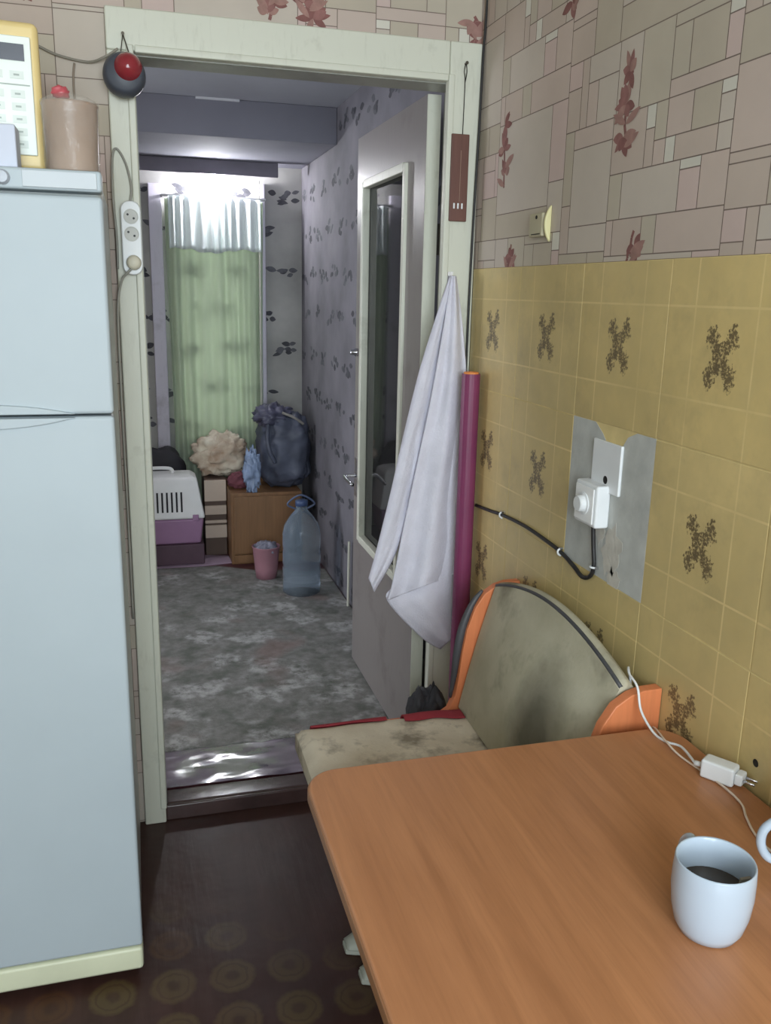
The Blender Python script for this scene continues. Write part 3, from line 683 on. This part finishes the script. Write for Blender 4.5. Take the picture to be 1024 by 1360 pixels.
mw.rotation_euler.z = math.radians(6); mw.location.x -= .015; mw.location.y -= .026
bx = MB(); bx.box(-.30, -.172, 1.655, 1.715, 1.607, 1.675)
tag(bx.build('small_box', mat('lavender_card', C(190, 194, 208, 1.25), .6, .04), bevel=.003), 'plain lavender carton in front of the microwave on refrigerator', 'box')
ct = thing('canister', (-.087, 1.694, 1.6075), 'brown tub wrapped in clear film on refrigerator beside microwave', 'canister')
M_TUB = mat('brown_tub', C(160, 134, 116, 1.25), .35, .15, 8)
def wrapc(r0, k): return r0
MB().lathe((-.087, 1.694, 1.6075), [(.040, 0), (.042, .004), (.045, .104), (.0465, .108), (.045, .111), (.0, .112)], 30).build('tub', M_TUB, ct, smooth=True)
t = NT('crinkled_clear_film'); tr = t.new('ShaderNodeBsdfTransparent'); tr.inputs[0].default_value = (.95, .95, .95, 1); mx = t.new('ShaderNodeMixShader'); mx.inputs[0].default_value = .16
t.bump(t.noise(t.coord('Object'), 28, 3), .9, .01); t.t.links.new(tr.outputs[0], mx.inputs[1]); t.t.links.new(t.b.outputs[0], mx.inputs[2]); t.t.links.new(mx.outputs[0], t.n['Material Output'].inputs[0])
M_FILM = t.done(C(220, 214, 206, 1.2), .12)
def film(u, v):
    a = 2*math.pi*u; r_ = .0445+.003*v+.0025*noise.noise(Vector((math.cos(a)*4, math.sin(a)*4, v*6)))
    if v > .92: r_ *= 1-(v-.92)*5
    return Vector((-.087+r_*math.cos(a), 1.694+r_*math.sin(a), 1.6085+.122*v))
MB().grid(film, 60, 24).build('film_wrap', M_FILM, ct, smooth=True)
MB().blob((-.100, 1.682, 1.733), (.014, .012, .010), 9, .3, 2.2, 20, 14).build('red_knot', mat('red_plastic', C(190, 84, 92, 1.2), .35, .15), ct, smooth=True)

# cables on the wall above the refrigerator
c1 = MB(); c1.tube([(-.30, 2.208, 1.92), (-.22, 2.205, 1.94), (-.17, 2.206, 1.92), (-.13, 2.206, 1.905), (-.07, 2.208, 1.897), (-.035, 2.188, 1.905), (-.005, 2.188, 1.925)], .0028)
tag(c1.build('wall_cable', mat('grey_cord', C(134, 128, 116, 1.2), .6), smooth=True), 'thin grey cord strung along wallpaper to the door casing', 'cord')
c2 = MB(); c2.tube([(-.36, 2.19, 2.0), (-.28, 2.185, 1.945), (-.22, 2.17, 1.90), (-.185, 2.15, 1.865), (-.178, 2.15, 1.84)], .009)
c2.tube([(-.19, 2.15, 1.87), (-.195, 2.15, 1.83), (-.19, 2.15, 1.80)], .006)
tag(c2.build('grey_hose', mat('grey_brown_hose', C(122, 116, 106, 1.2), .6), smooth=True), 'grey brown hose hanging behind the microwave', 'hose')
c3 = MB(); c3.tube([(-.098, 2.209, 1.893), (-.102, 2.209, 1.86), (-.10, 2.209, 1.80), (-.085, 2.209, 1.76), (-.08, 2.209, 1.68)], .0022)
tag(c3.build('drop_wire', mat('brown_wire', C(140, 126, 112, 1.2), .6), smooth=True), 'thin brown wire dropping down wallpaper behind the canister', 'wire')

# ------------------------------------------------------------------ on the casing
ps = thing('power_strip', (.006, YC, 1.45), 'white multi-socket power strip screwed to the door casing', 'power strip')
def rrect(x0, x1, z0, z1, r, n=6):
    out = []
    for cx, cz, a0 in ((x1-r, z1-r, 0), (x0+r, z1-r, 90), (x0+r, z0+r, 180), (x1-r, z0+r, 270)):
        for k in range(n+1):
            a = math.radians(a0+90*k/n); out.append((cx+r*math.cos(a), cz+r*math.sin(a)))
    return out
MB().prism(rrect(-.0165, .028, 1.447, 1.609, .02), 'y', YC-.028, YC-.0003).build('body', M_WHITE, ps, bevel=.003)
for z in (1.575, 1.537):
    MB().lathe((.006, YC-.028, z), [(.0165, -.001), (.0165, .0016), (.0146, .0016), (.0142, .0004), (0, .0004)], 22, 'y').build('socket', mat('socket_white', C(196, 196, 192, 1.25), .5), ps, smooth=False)
    for dx, dz in ((-.007, .004), (.006, -.004)): MB().lathe((.006+dx, YC-.0285, z+dz), [(.0026, -.0005), (.0026, .0006)], 10, 'y').build('socket_hole', M_BLACK, ps)
pg = thing('plug', (.008, YC-.03, 1.47), 'round cream plug pushed into bottom of the power strip', 'plug')
MB().lathe((.008, YC-.0285, 1.474), [(.0165, 0), (.0165, .012), (.0145, .022), (.009, .026), (.0, .0262)], 22, 'y').build('plug_body', mat('cream_plug', C(206, 200, 182, 1.25), .45), pg, smooth=True)
MB().tube([(.004, YC-.045, 1.462), (-.008, YC-.04, 1.45), (-.022, YC-.03, 1.43), (-.033, YC-.012, 1.36), (-.035, YC-.004, 1.15), (-.034, YC-.004, .9), (-.034, YC-.004, .6)], .0028).build('plug_cord', mat('grey_flex', C(150, 148, 140, 1.2), .5), pg, smooth=True)
sf = MB(); sf.tube([(.006, YC-.014, 1.6095), (.010, YC-.012, 1.64), (.0, YC-.006, 1.69), (-.018, YC-.005, 1.72), (-.028, YC-.006, 1.70), (-.031, YC-.006, 1.62), (-.027, YC-.007, 1.53), (-.028, YC-.006, 1.46)], .0026)
tag(sf.build('strip_lead', mat('grey_flex', None), smooth=True), 'grey lead looping up from the top of power strip', 'cord')

bl = thing('hanging_lamp', (.008, YC, 1.87), 'dark round bowl with shiny red dome hung from a nail', 'lamp')
M_BOWL = mat('dark_blue_grey_plastic', C(68, 72, 82, 1.1), .45, .12)
BC = at(165, 98, y=2.15)
MB().lathe((BC.x, YC-.004, BC.z-.002), [(.0, 0), (.026, .0005), (.040, .012), (.0455, .03), (.0445, .048), (.039, .060), (.034, .064), (.0, .066)], 32, 'y').build('bowl', M_BOWL, bl, smooth=True)
MB().lathe((BC.x+.008, YC-.0615, BC.z+.010), [(.032, -.010), (.0305, 0), (.0275, .009), (.0225, .018), (.0155, .025), (.007, .0285), (0, .029)], 28, 'y').build('red_dome', mat('red_gloss', C(150, 50, 58, .9), .12, .1), bl, smooth=True)
nz = at(163, 47, y=YC); MB().lathe((nz.x, YC, nz.z), [(.0015, -.002), (.0015, .018), (.0035, .018), (.0035, .02)], 10, 'y').build('nail', M_BRASS, bl)
MB().tube([(nz.x, YC-.012, nz.z), (BC.x-.006, YC-.02, BC.z+.043)], .001, smooth=0).build('string', M_BRASS, bl)
MB().tube([(nz.x, YC-.012, nz.z), (BC.x+.014, YC-.02, BC.z+.041)], .0013, smooth=0).build('string', M_BRASS, bl)

tq = thing('wooden_plaque', (.80, YC, 1.6), 'narrow brown wooden plaque hanging by a cord from door casing', 'plaque')
MB().box(.775, .822, YC-.010, YC-.0008, 1.598, 1.803).build('board', M_PLAQUE, tq, bevel=.002)
MB().box(.8, .8012, YC-.0108, YC-.0101, 1.645, 1.765).build('scale_line', mat('scale_tan', C(160, 128, 110), .5), tq)
for x in (.787, .7975, .808): MB().box(x-.002, x+.002, YC-.0112, YC-.0101, 1.628, 1.641).build('white_mark', M_WHITE, tq)
MB().tube([(.805, YC-.004, 1.803), (.806, YC-.004, 1.92), (.803, YC-.005, 1.945), (.806, YC-.006, 1.962), (.8095, YC-.005, 1.945), (.806, YC-.004, 1.92)], .0011).build('cord', M_DARK, tq, smooth=True)
MB().lathe((.806, YC, 1.963), [(.0018, -.002), (.0018, .012), (.004, .012), (.004, .014)], 10, 'y').build('nail', M_BRASS, tq)

kc = MB(); kc.tube([at(650, -60, y=2.19), at(646, 20, y=2.19), at(642, 70, y=2.19), at(637, 160, y=2.187), at(629, 290, y=2.187), at(623, 400, y=2.187), at(619, 490, y=2.187), (.838, 2.187, .9), (.838, 2.187, .3)], .0032)
tag(kc.build('black_cable', M_BLACK, smooth=True), 'black cable running down the corner beside the door casing', 'cable')

hk = thing('coat_hook', (.787, YC, 1.455), 'small metal hook on door casing holding the towel', 'hook')
MB().box(.780, .794, YC-.003, YC-.0003, 1.44, 1.475).build('plate', M_CHROME, hk)
MB().tube([(.787, YC-.003, 1.45), (.787, YC-.03, 1.445), (.787, YC-.038, 1.46)], .003).build('prong', M_CHROME, hk, smooth=True)

# towel: three hanging folds of one cloth ----------------------------------
tw = MB()
def interp(P, t):
    n = len(P)-1; k = min(int(t*n), n-1); f = t*n-k
    p0, p1, p2, p3 = P[max(k-1, 0)], P[k], P[k+1], P[min(k+2, n)]
    return tuple(.5*(2*p1[i]+(p2[i]-p0[i])*f+(2*p0[i]-5*p1[i]+4*p2[i]-p3[i])*f*f+(3*p1[i]-p0[i]-3*p2[i]+p3[i])*f**3) for i in (0, 1))
def fold(L, R, ydep, amp, freq, ph, nu=26, nv=48):
    def fn(u, v):
        l, r_ = interp(L, v), interp(R, v); x = l[0]+(r_[0]-l[0])*u; y = l[1]+(r_[1]-l[1])*u
        y += 10*math.sin(math.pi*u)*(v**6)*0
        dep = ydep-(.012+.018*v)*math.sin(math.pi*u)-amp*(.25+.75*v)*math.sin(u*freq+ph+1.5*v)-.004*noise.noise(Vector((u*5, v*9, ph)))
        return at(x, y, y=dep)
    tw.grid(fn, nu, nv)
fold([(598, 367), (583, 410), (558, 490), (538, 570), (520, 650), (503, 720), (490, 768)], [(604, 366), (596, 420), (580, 500), (560, 590), (543, 670), (525, 735), (497, 786)], 2.180, .009, 6, 0)
fold([(600, 366), (588, 440), (572, 530), (553, 620), (536, 700), (522, 770), (515, 797)], [(606, 367), (615, 440), (620, 520), (616, 600), (613, 680), (612, 740), (610, 760)], 2.165, .014, 11, 1.0)
fold([(598, 372), (592, 450), (575, 540), (560, 640), (540, 730), (524, 775), (514, 797), (558, 845), (585, 862)], [(605, 372), (616, 450), (620, 540), (617, 640), (614, 720), (613, 780), (613, 805), (612, 825), (607, 842)], 2.175, .005, 7, 2.0)
tag(tw.build('towel', M_TOWEL, smooth=True, solid=.003), 'grey white terry towel hanging from hook by the doorway', 'towel')

# maroon roll
rl = thing('oilcloth_roll', (.8195, 2.098, 0), 'tall maroon roll with orange inner side standing in corner', 'roll')
MB().lathe((.8195, 2.098, 0), [(.0235, 0), (.0235, 1.225), (.0195, 1.225), (.0195, .02), (.0, .02)], 24).build('outer_roll', M_MAROON, rl, smooth=False)
MB().lathe((.8195, 2.098, .03), [(.0190, 0), (.0190, 1.199), (.013, 1.199), (.013, .05), (0, .05)], 24).build('inner_lining', M_ORANGE, rl, smooth=False)

# ------------------------------------------------------------------ on the tiled wall
dmm = thing('dimmer_switch', (XR, 1.46, 1.0), 'white dimmer switch with round knob below blank mounting plate', 'switch')
MB().box(XR-.010, XR-.0037, 1.400, 1.503, 1.062, 1.157).build('mounting_plate', M_WHITE, dmm, bevel=.002)
MB().lathe((XR-.0101, 1.448, 1.085), [(.008, 0), (.005, .0008), (0, .0009)], 12, 'x').build('cable_hole', M_DARK, dmm)
hs = MB().box(XR-.034, XR-.0037, 1.432, 1.516, .993, 1.076).build('housing', M_WHITE, dmm, bevel=.005)
MB().box(XR-.0375, XR-.0342, 1.439, 1.509, 1.000, 1.069).build('cover_frame', M_CARW, dmm, bevel=.002)
MB().lathe((XR-.0377, 1.474, 1.035), [(.022, 0), (.022, .002), (.017, .003), (.016, .012), (.014, .014), (0, .0142)], 26, 'x').build('knob', M_WHITE, dmm, smooth=False)
kw = MB(); kw.tube([(XR-.014, 1.472, .9925), (XR-.012, 1.468, .95), (XR-.011, 1.462, .91), (XR-.010, 1.475, .885), (XR-.010, 1.505, .874), (XR-.010, 1.545, .885), (XR-.010, 1.604, .897), (XR-.009, 1.70, .903), (XR-.009, 1.80, .905), (XR-.009, 1.917, .899), (XR-.009, 2.0, .890), (XR-.009, 2.09, .882)], .0043)
tag(kw.build('dimmer_cable', M_BLACK, smooth=True), 'black cable clipped across tiles to the dimmer switch', 'cable')
for n_, (y, z) in enumerate(((1.463, .908), (1.604, .897), (1.917, .899))):
    cl = thing('cable_clip', (XR-.005, y, z), ('white clip on black cable at its bend under dimmer switch', 'white clip on black cable below edge of bare plaster patch', 'white clip on black cable next to the maroon roll')[n_], 'clip', 'cable clips on tiles')
    rot = 0 if n_ else 1
    if n_: MB().tube([(XR-.005, y, z+.008), (XR-.0155, y, z+.005), (XR-.016, y, z-.003), (XR-.009, y, z-.008)], .0022, 6).build('clip_loop', M_WHITE, cl, smooth=True)
    else: MB().tube([(XR-.005, y+.008, z), (XR-.0165, y+.004, z), (XR-.0165, y-.004, z), (XR-.009, y-.009, z)], .0022, 6).build('clip_loop', M_WHITE, cl, smooth=True)
    MB().lathe((XR-.006, y-(0 if n_ else .008), z+(.008 if n_ else 0)), [(.003, 0), (.003, .007), (0, .0075)], 8, 'x').build('nail_head', M_CHROME, cl)

bs = thing('wall_fixture', (XR, 1.80, 1.53), 'cream wall fixture with rounded flap on the patterned wallpaper', 'fixture')
M_BEI = mat('aged_cream_plastic', C(204, 196, 150, 1.3), .45, .08); M_BEI2 = mat('cream_base_plastic', C(172, 164, 138, 1.3), .5, .08)
MB().box(XR-.0145, XR-.0012, 1.785, 1.85, 1.543, 1.592).build('base_box', M_BEI2, bs, bevel=.004)
MB().lathe((XR-.0146, 1.812, 1.583), [(.004, 0), (.004, .001)], 10, 'x').build('screw', M_DARK, bs)
MB().box(XR-.0150, XR-.0145, 1.792, 1.835, 1.5475, 1.5495).build('slot', M_DARK, bs)
hd_ = [(XR-.0012, 1.530)]+[(XR-.0012-.015*math.sin(math.pi*k/14)**.7, 1.530+.076*k/14) for k in range(1, 14)]+[(XR-.0012, 1.606)]
MB().prism(hd_, 'y', 1.766, 1.7745).build('flap', M_BEI, bs, bevel=.003)

# ------------------------------------------------------------------ bench
bn = thing('kitchen_bench', (.6, 1.51, 0), 'kitchen bench with worn beige arched backrest and orange wooden ends', 'bench')
def endboard(y0, y1):
    prof = [(.850, .0), (.850, .768), (.815, .767), (.79, .760), (.762, .742), (.740, .708), (.722, .655), (.713, .60), (.707, .54), (.700, .49), (.684, .455), (.66, .44), (.36, .435), (.36, .36), (.44, .34), (.46, .0)]
    return MB().prism(prof, 'y', y0, y1).build('end_board', M_BOARD, bn, bevel=.002)
endboard(1.800, 1.822); endboard(1.207, 1.229)
M_PAD = mat('dark_grey_vinyl', C(74, 74, 78, 1.1), .5, .15)
MB().tube([(.762, 1.816, .746), (.738, 1.816, .714), (.717, 1.816, .66), (.706, 1.816, .60), (.700, 1.816, .54), (.692, 1.816, .48)], lambda t: .002+.0085*math.sin(math.pi*(.06+.88*t))).build('edge_padding', M_PAD, bn, smooth=True)
YF, YN = 1.792, 1.236
def backp(u, v):
    y = YF+(YN-YF)*u; arch = .752+.062*math.sin(math.pi*min(1, max(0, u*.94+.03)))**.85
    z = .465+(arch-.465)*v; x = .705+.078*v-.020*math.sin(math.pi*u)*math.sin(math.pi*min(1, v+.12))-.004*math.sin(math.pi*v)
    return Vector((x, y, z))
bk = MB(); bk.grid(backp, 40, 24)
def backr(u, v): p = backp(u, v); return Vector((p.x+.045*(1-.35*v), p.y, p.z-.0))
bk.grid(backr, 40, 24)
def rim(u, v):
    if u < .333: q = (0, u*3)
    elif u < .667: q = ((u-.333)*3, 1)
    else: q = (1, 1-(u-.667)*3)
    a, b = backp(*q), backr(*q); c = a.lerp(b, v); k = math.sin(math.pi*v)
    c.z += .010*k*(1 if q[1] > .97 else 0); return c
bk.grid(rim, 90, 6)
bko = bk.build('backrest', M_UPH, bn, smooth=True)
MB().tube([backp(u/30, 1)+Vector((.004, 0, .003)) for u in range(31)], .004, smooth=1).build('piping', M_PAD, bn, smooth=True)
def seatf(x, y): return .462+.010*math.sin(math.pi*(x-.31)/.4)*math.sin(math.pi*(y-1.23)/.56)+.006*noise.noise(Vector((x*9, y*9, 2)))
se = MB()
def seatg(u, v):
    x, y = .312+.40*u, 1.232+.562*v; ed = min(u, 1-u*.0, v, 1-v); d = max(0, .05-min(u*.40/.56, v, 1-v))/.05
    return Vector((x, y, seatf(x, y)-.02*d*d))
se.grid(seatg, 36, 44)
MB().box(.316, .712, 1.236, 1.790, .4055, .440).build('seat_base', M_SEAT, bn)
def skirt(u, v):
    P = [(0, v_) for v_ in (0, 1)]
    t = u*3
    if t < 1: q = (1-t, 0)
    elif t < 2: q = (0, t-1)
    else: q = (t-2, 1)
    p = seatg(*q); return Vector((p.x, p.y, .405+(p.z-.405)*v))
se.grid(skirt, 108, 5)
se.build('seat_cushion', M_SEAT, bn, smooth=True)
M_RED = mat('red_trim_cloth', C(146, 48, 58, 1.3), .9, .14, 14, .3)
for xa, xb, w in ((.345, .520, .030), (.560, .700, .062)):
    def redf(u, v, xa=xa, xb=xb, w=w):
        x = xa+(xb-xa)*u; y = 1.795-w*(1-v)*(.7+.3*u)-.003*math.sin(u*9); p = seatf(x, y); d = max(0, .05-(1.794-y)/.562)/.05
        return Vector((x, y, p-.02*d*d+.004+.004*math.sin(math.pi*v)))
    MB().grid(redf, 24, 8).build('red_trim', M_RED, bn, smooth=True, solid=.003)
MB().box(.47, .70, 1.229, 1.80, .37, .4045).build('seat_rail', M_BOARD, bn)
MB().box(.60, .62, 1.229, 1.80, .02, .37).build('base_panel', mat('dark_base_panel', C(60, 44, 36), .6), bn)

dbg = MB(); dbg.blob((.690, 1.96, .215), (.062, .075, .213), 14, .2, 2.8, 36, 24, 2.6)
tag(dbg.build('shopping_bag', mat('charcoal_bag', C(54, 54, 60), .6, .2, 9, .4), smooth=True), 'charcoal bag on floor between bench and door casing', 'bag')

M_SLIP = mat('pale_grey_slipper', C(158, 160, 150, 1.35), .7, .1)
for (x, y, lb_) in ((.385, 1.608, 'pale grey slipper under bench, farther from the table'), (.398, 1.515, 'pale grey slipper under bench, nearer the table')):
    s_ = thing('slipper', (x, y, 0), lb_, 'slipper', 'slippers under the bench')
    out = [(x+.002+.2*t, y+.036*math.sin(math.pi*min(1, t*.86+.10))**.7*sg) for sg, rng_ in ((1, range(0, 13)), (-1, range(12, -1, -1))) for t in [k/12 for k in rng_]]
    MB().prism(out, 'z', .001, .014).build('sole', M_SLIP, s_, bevel=.003)
    def vamp(u, v, x=x, y=y):
        t = .02+.5*u; w = .035*math.sin(math.pi*min(1, t*.86+.10))**.7; a = math.pi*v
        return Vector((x+.002+.2*t, y+w*math.cos(a), .013+(.008+.058*u)*math.sin(a)))
    MB().grid(vamp, 14, 14).build('upper', M_SLIP, s_, smooth=True, solid=.003)

# ------------------------------------------------------------------ table and what is on it
TX0, TX1, TY0, TY1, TZ = .214, .8445, .16, 1.166, .72
tb = thing('dining_table', ((TX0+TX1)/2, (TY0+TY1)/2, 0), 'orange wood laminate table with rounded corners by tiled wall', 'table')
MB().prism(rrect(TX0, TX1, TY0, TY1, .05, 10), 'z', TZ-.026, TZ).build('tabletop', M_TABLE, tb, bevel=.004)
MB().prism(rrect(TX0-.0015, TX1+.0015, TY0-.0015, TY1+.0015, .0515, 10), 'z', TZ-.023, TZ-.004).build('edge_band', mat('table_edge_band', C(150, 104, 70, 1.2), .45, .08), tb, bevel=.002)
MB().box(TX0+.10, TX1-.08, TY0+.10, TY1-.10, TZ-.09, TZ-.0265).build('apron', mat('dark_apron', C(70, 48, 34), .6), tb)
for x in (TX0+.125, TX1-.10):
    for y in (TY0+.13, TY1-.13): MB().lathe((x, y, 0), [(.022, 0), (.022, .02), (.019, .03), (.019, TZ-.09)], 18).build('leg', mat('grey_metal_leg', C(120, 116, 100, 1.1), .4, .1), tb, smooth=False)

def mug(x, y, ang, label, R=.0435, h=.092, tea=True):
    m = thing('mug', (x, y, TZ), label, 'mug')
    k = R/.0435
    pr = [(.0, .004), (.026*k, .004), (.029*k, 0), (.0325*k, .002), (.038*k, .012), (.0428*k, .032), (.0450*k, .055), (.0448*k, .075), (.0437*k, h-.002), (.0428*k, h), (.0412*k, h-.002), (.0418*k, .07), (.0415*k, .05), (.038*k, .025), (.030*k, .010), (0, .009)]
    MB().lathe((x, y, TZ+.0005), pr, 40).build('cup', M_MUG, m, smooth=True)
    d = Vector((math.cos(ang), math.sin(ang), 0)); c = Vector((x, y, TZ))
    pts = [c+d*(.0465*k)+Vector((0, 0, h*.84)), c+d*(.058*k)+Vector((0, 0, h*.87)), c+d*(.071*k)+Vector((0, 0, h*.72)), c+d*(.072*k)+Vector((0, 0, h*.5)), c+d*(.062*k)+Vector((0, 0, h*.32)), c+d*(.0455*k)+Vector((0, 0, h*.26))]
    MB().tube(pts, .0058, 10).build('handle', M_MUG, m, smooth=True)
    if tea: MB().lathe((x, y, TZ+.054), [(.0408*k, 0), (0, .0002)], 36, cap=False).build('tea', M_TEA, m)
    return m
mg = mug(.601, .722, math.radians(82), 'white mug of dark tea standing near the table edge')
q = MB(); q.box(.620, .634, .700, .7045, TZ+.052, TZ+.078); q.build('tea_bag', mat('wet_tea_bag', C(150, 142, 128), .5, .15), mg, bevel=.001)
H2 = at(1004, 1122, z=.765)
mug(H2.x+.072, H2.y-.030, math.radians(157), 'second white mug seen only by its handle beside charging cable', tea=False)

ch = thing('phone_charger', (.83, 1.0, TZ), 'white plug-in phone charger lying by the tiled wall', 'charger')
A, B = Vector((.802, 1.018, 0)), Vector((.832, .972, 0)); dv = (B-A).normalized(); nv = Vector((-dv.y, dv.x, 0))
def obox(mb, c, l, w, z0, z1, mi=0):
    P = [c+dv*a*l/2+nv*b_*w/2 for a, b_ in ((-1, -1), (1, -1), (1, 1), (-1, 1))]
    mb.add([(p.x, p.y, z0) for p in P]+[(p.x, p.y, z1) for p in P], [(3, 2, 1, 0), (4, 5, 6, 7)]+[(i, (i+1) % 4, (i+1) % 4+4, i+4) for i in range(4)]); return mb
cc = Vector((.8165, .998, 0))
obox(MB(), cc, .050, .028, TZ+.0005, TZ+.030).build('body', M_WHITE, ch, bevel=.004)
obox(MB(), cc+dv*.031, .012, .022, TZ+.006, TZ+.024).build('plug_block', M_WHITE, ch, bevel=.003)
for s_ in (-1, 1):
    p = cc+dv*.037+nv*.0065*s_
    MB().tube([(p.x, p.y, TZ+.015), (p.x+dv.x*.017, p.y+dv.y*.017, TZ+.015)], .0023, smooth=0).build('prong', M_CHROME, ch, smooth=True)
cst = cc-dv*.026
MB().tube([(cst.x, cst.y, TZ+.014), (cst.x-dv.x*.012, cst.y-dv.y*.012, TZ+.013)], .0042, smooth=0).build('usb_plug', M_WHITE, ch, smooth=True)
e0 = cst-dv*.012
def zt(px, py, z=TZ+.003): return at(px, py, z=z)
ca = MB(); ca.tube([(e0.x, e0.y, TZ+.013), zt(905, 992, TZ+.008), zt(885, 985), zt(868, 973), (.795, 1.182, .745), (.797, 1.202, .778), (.800, 1.235, .788), (.815, 1.262, .785), (.832, 1.275, .73), (.835, 1.28, .6)], .0021)
tag(ca.build('charging_cable', M_WHITE, smooth=True), 'white cable from the phone charger climbing over the backrest', 'cable')
cb2 = MB(); cb2.tube([(.822, 1.185, .69), (.818, 1.176, .715), zt(884, 984, TZ+.006), zt(902, 1003), zt(935, 1026), zt(965, 1048), zt(985, 1068), zt(991, 1085), zt(1003, 1108), zt(1024, 1130), zt(1060, 1150)], .0017)
tag(cb2.build('thin_cable', mat('cream_cable', C(212, 196, 180, 1.2), .5), smooth=True), 'thin cream cable lying across the table towards second mug', 'cable')
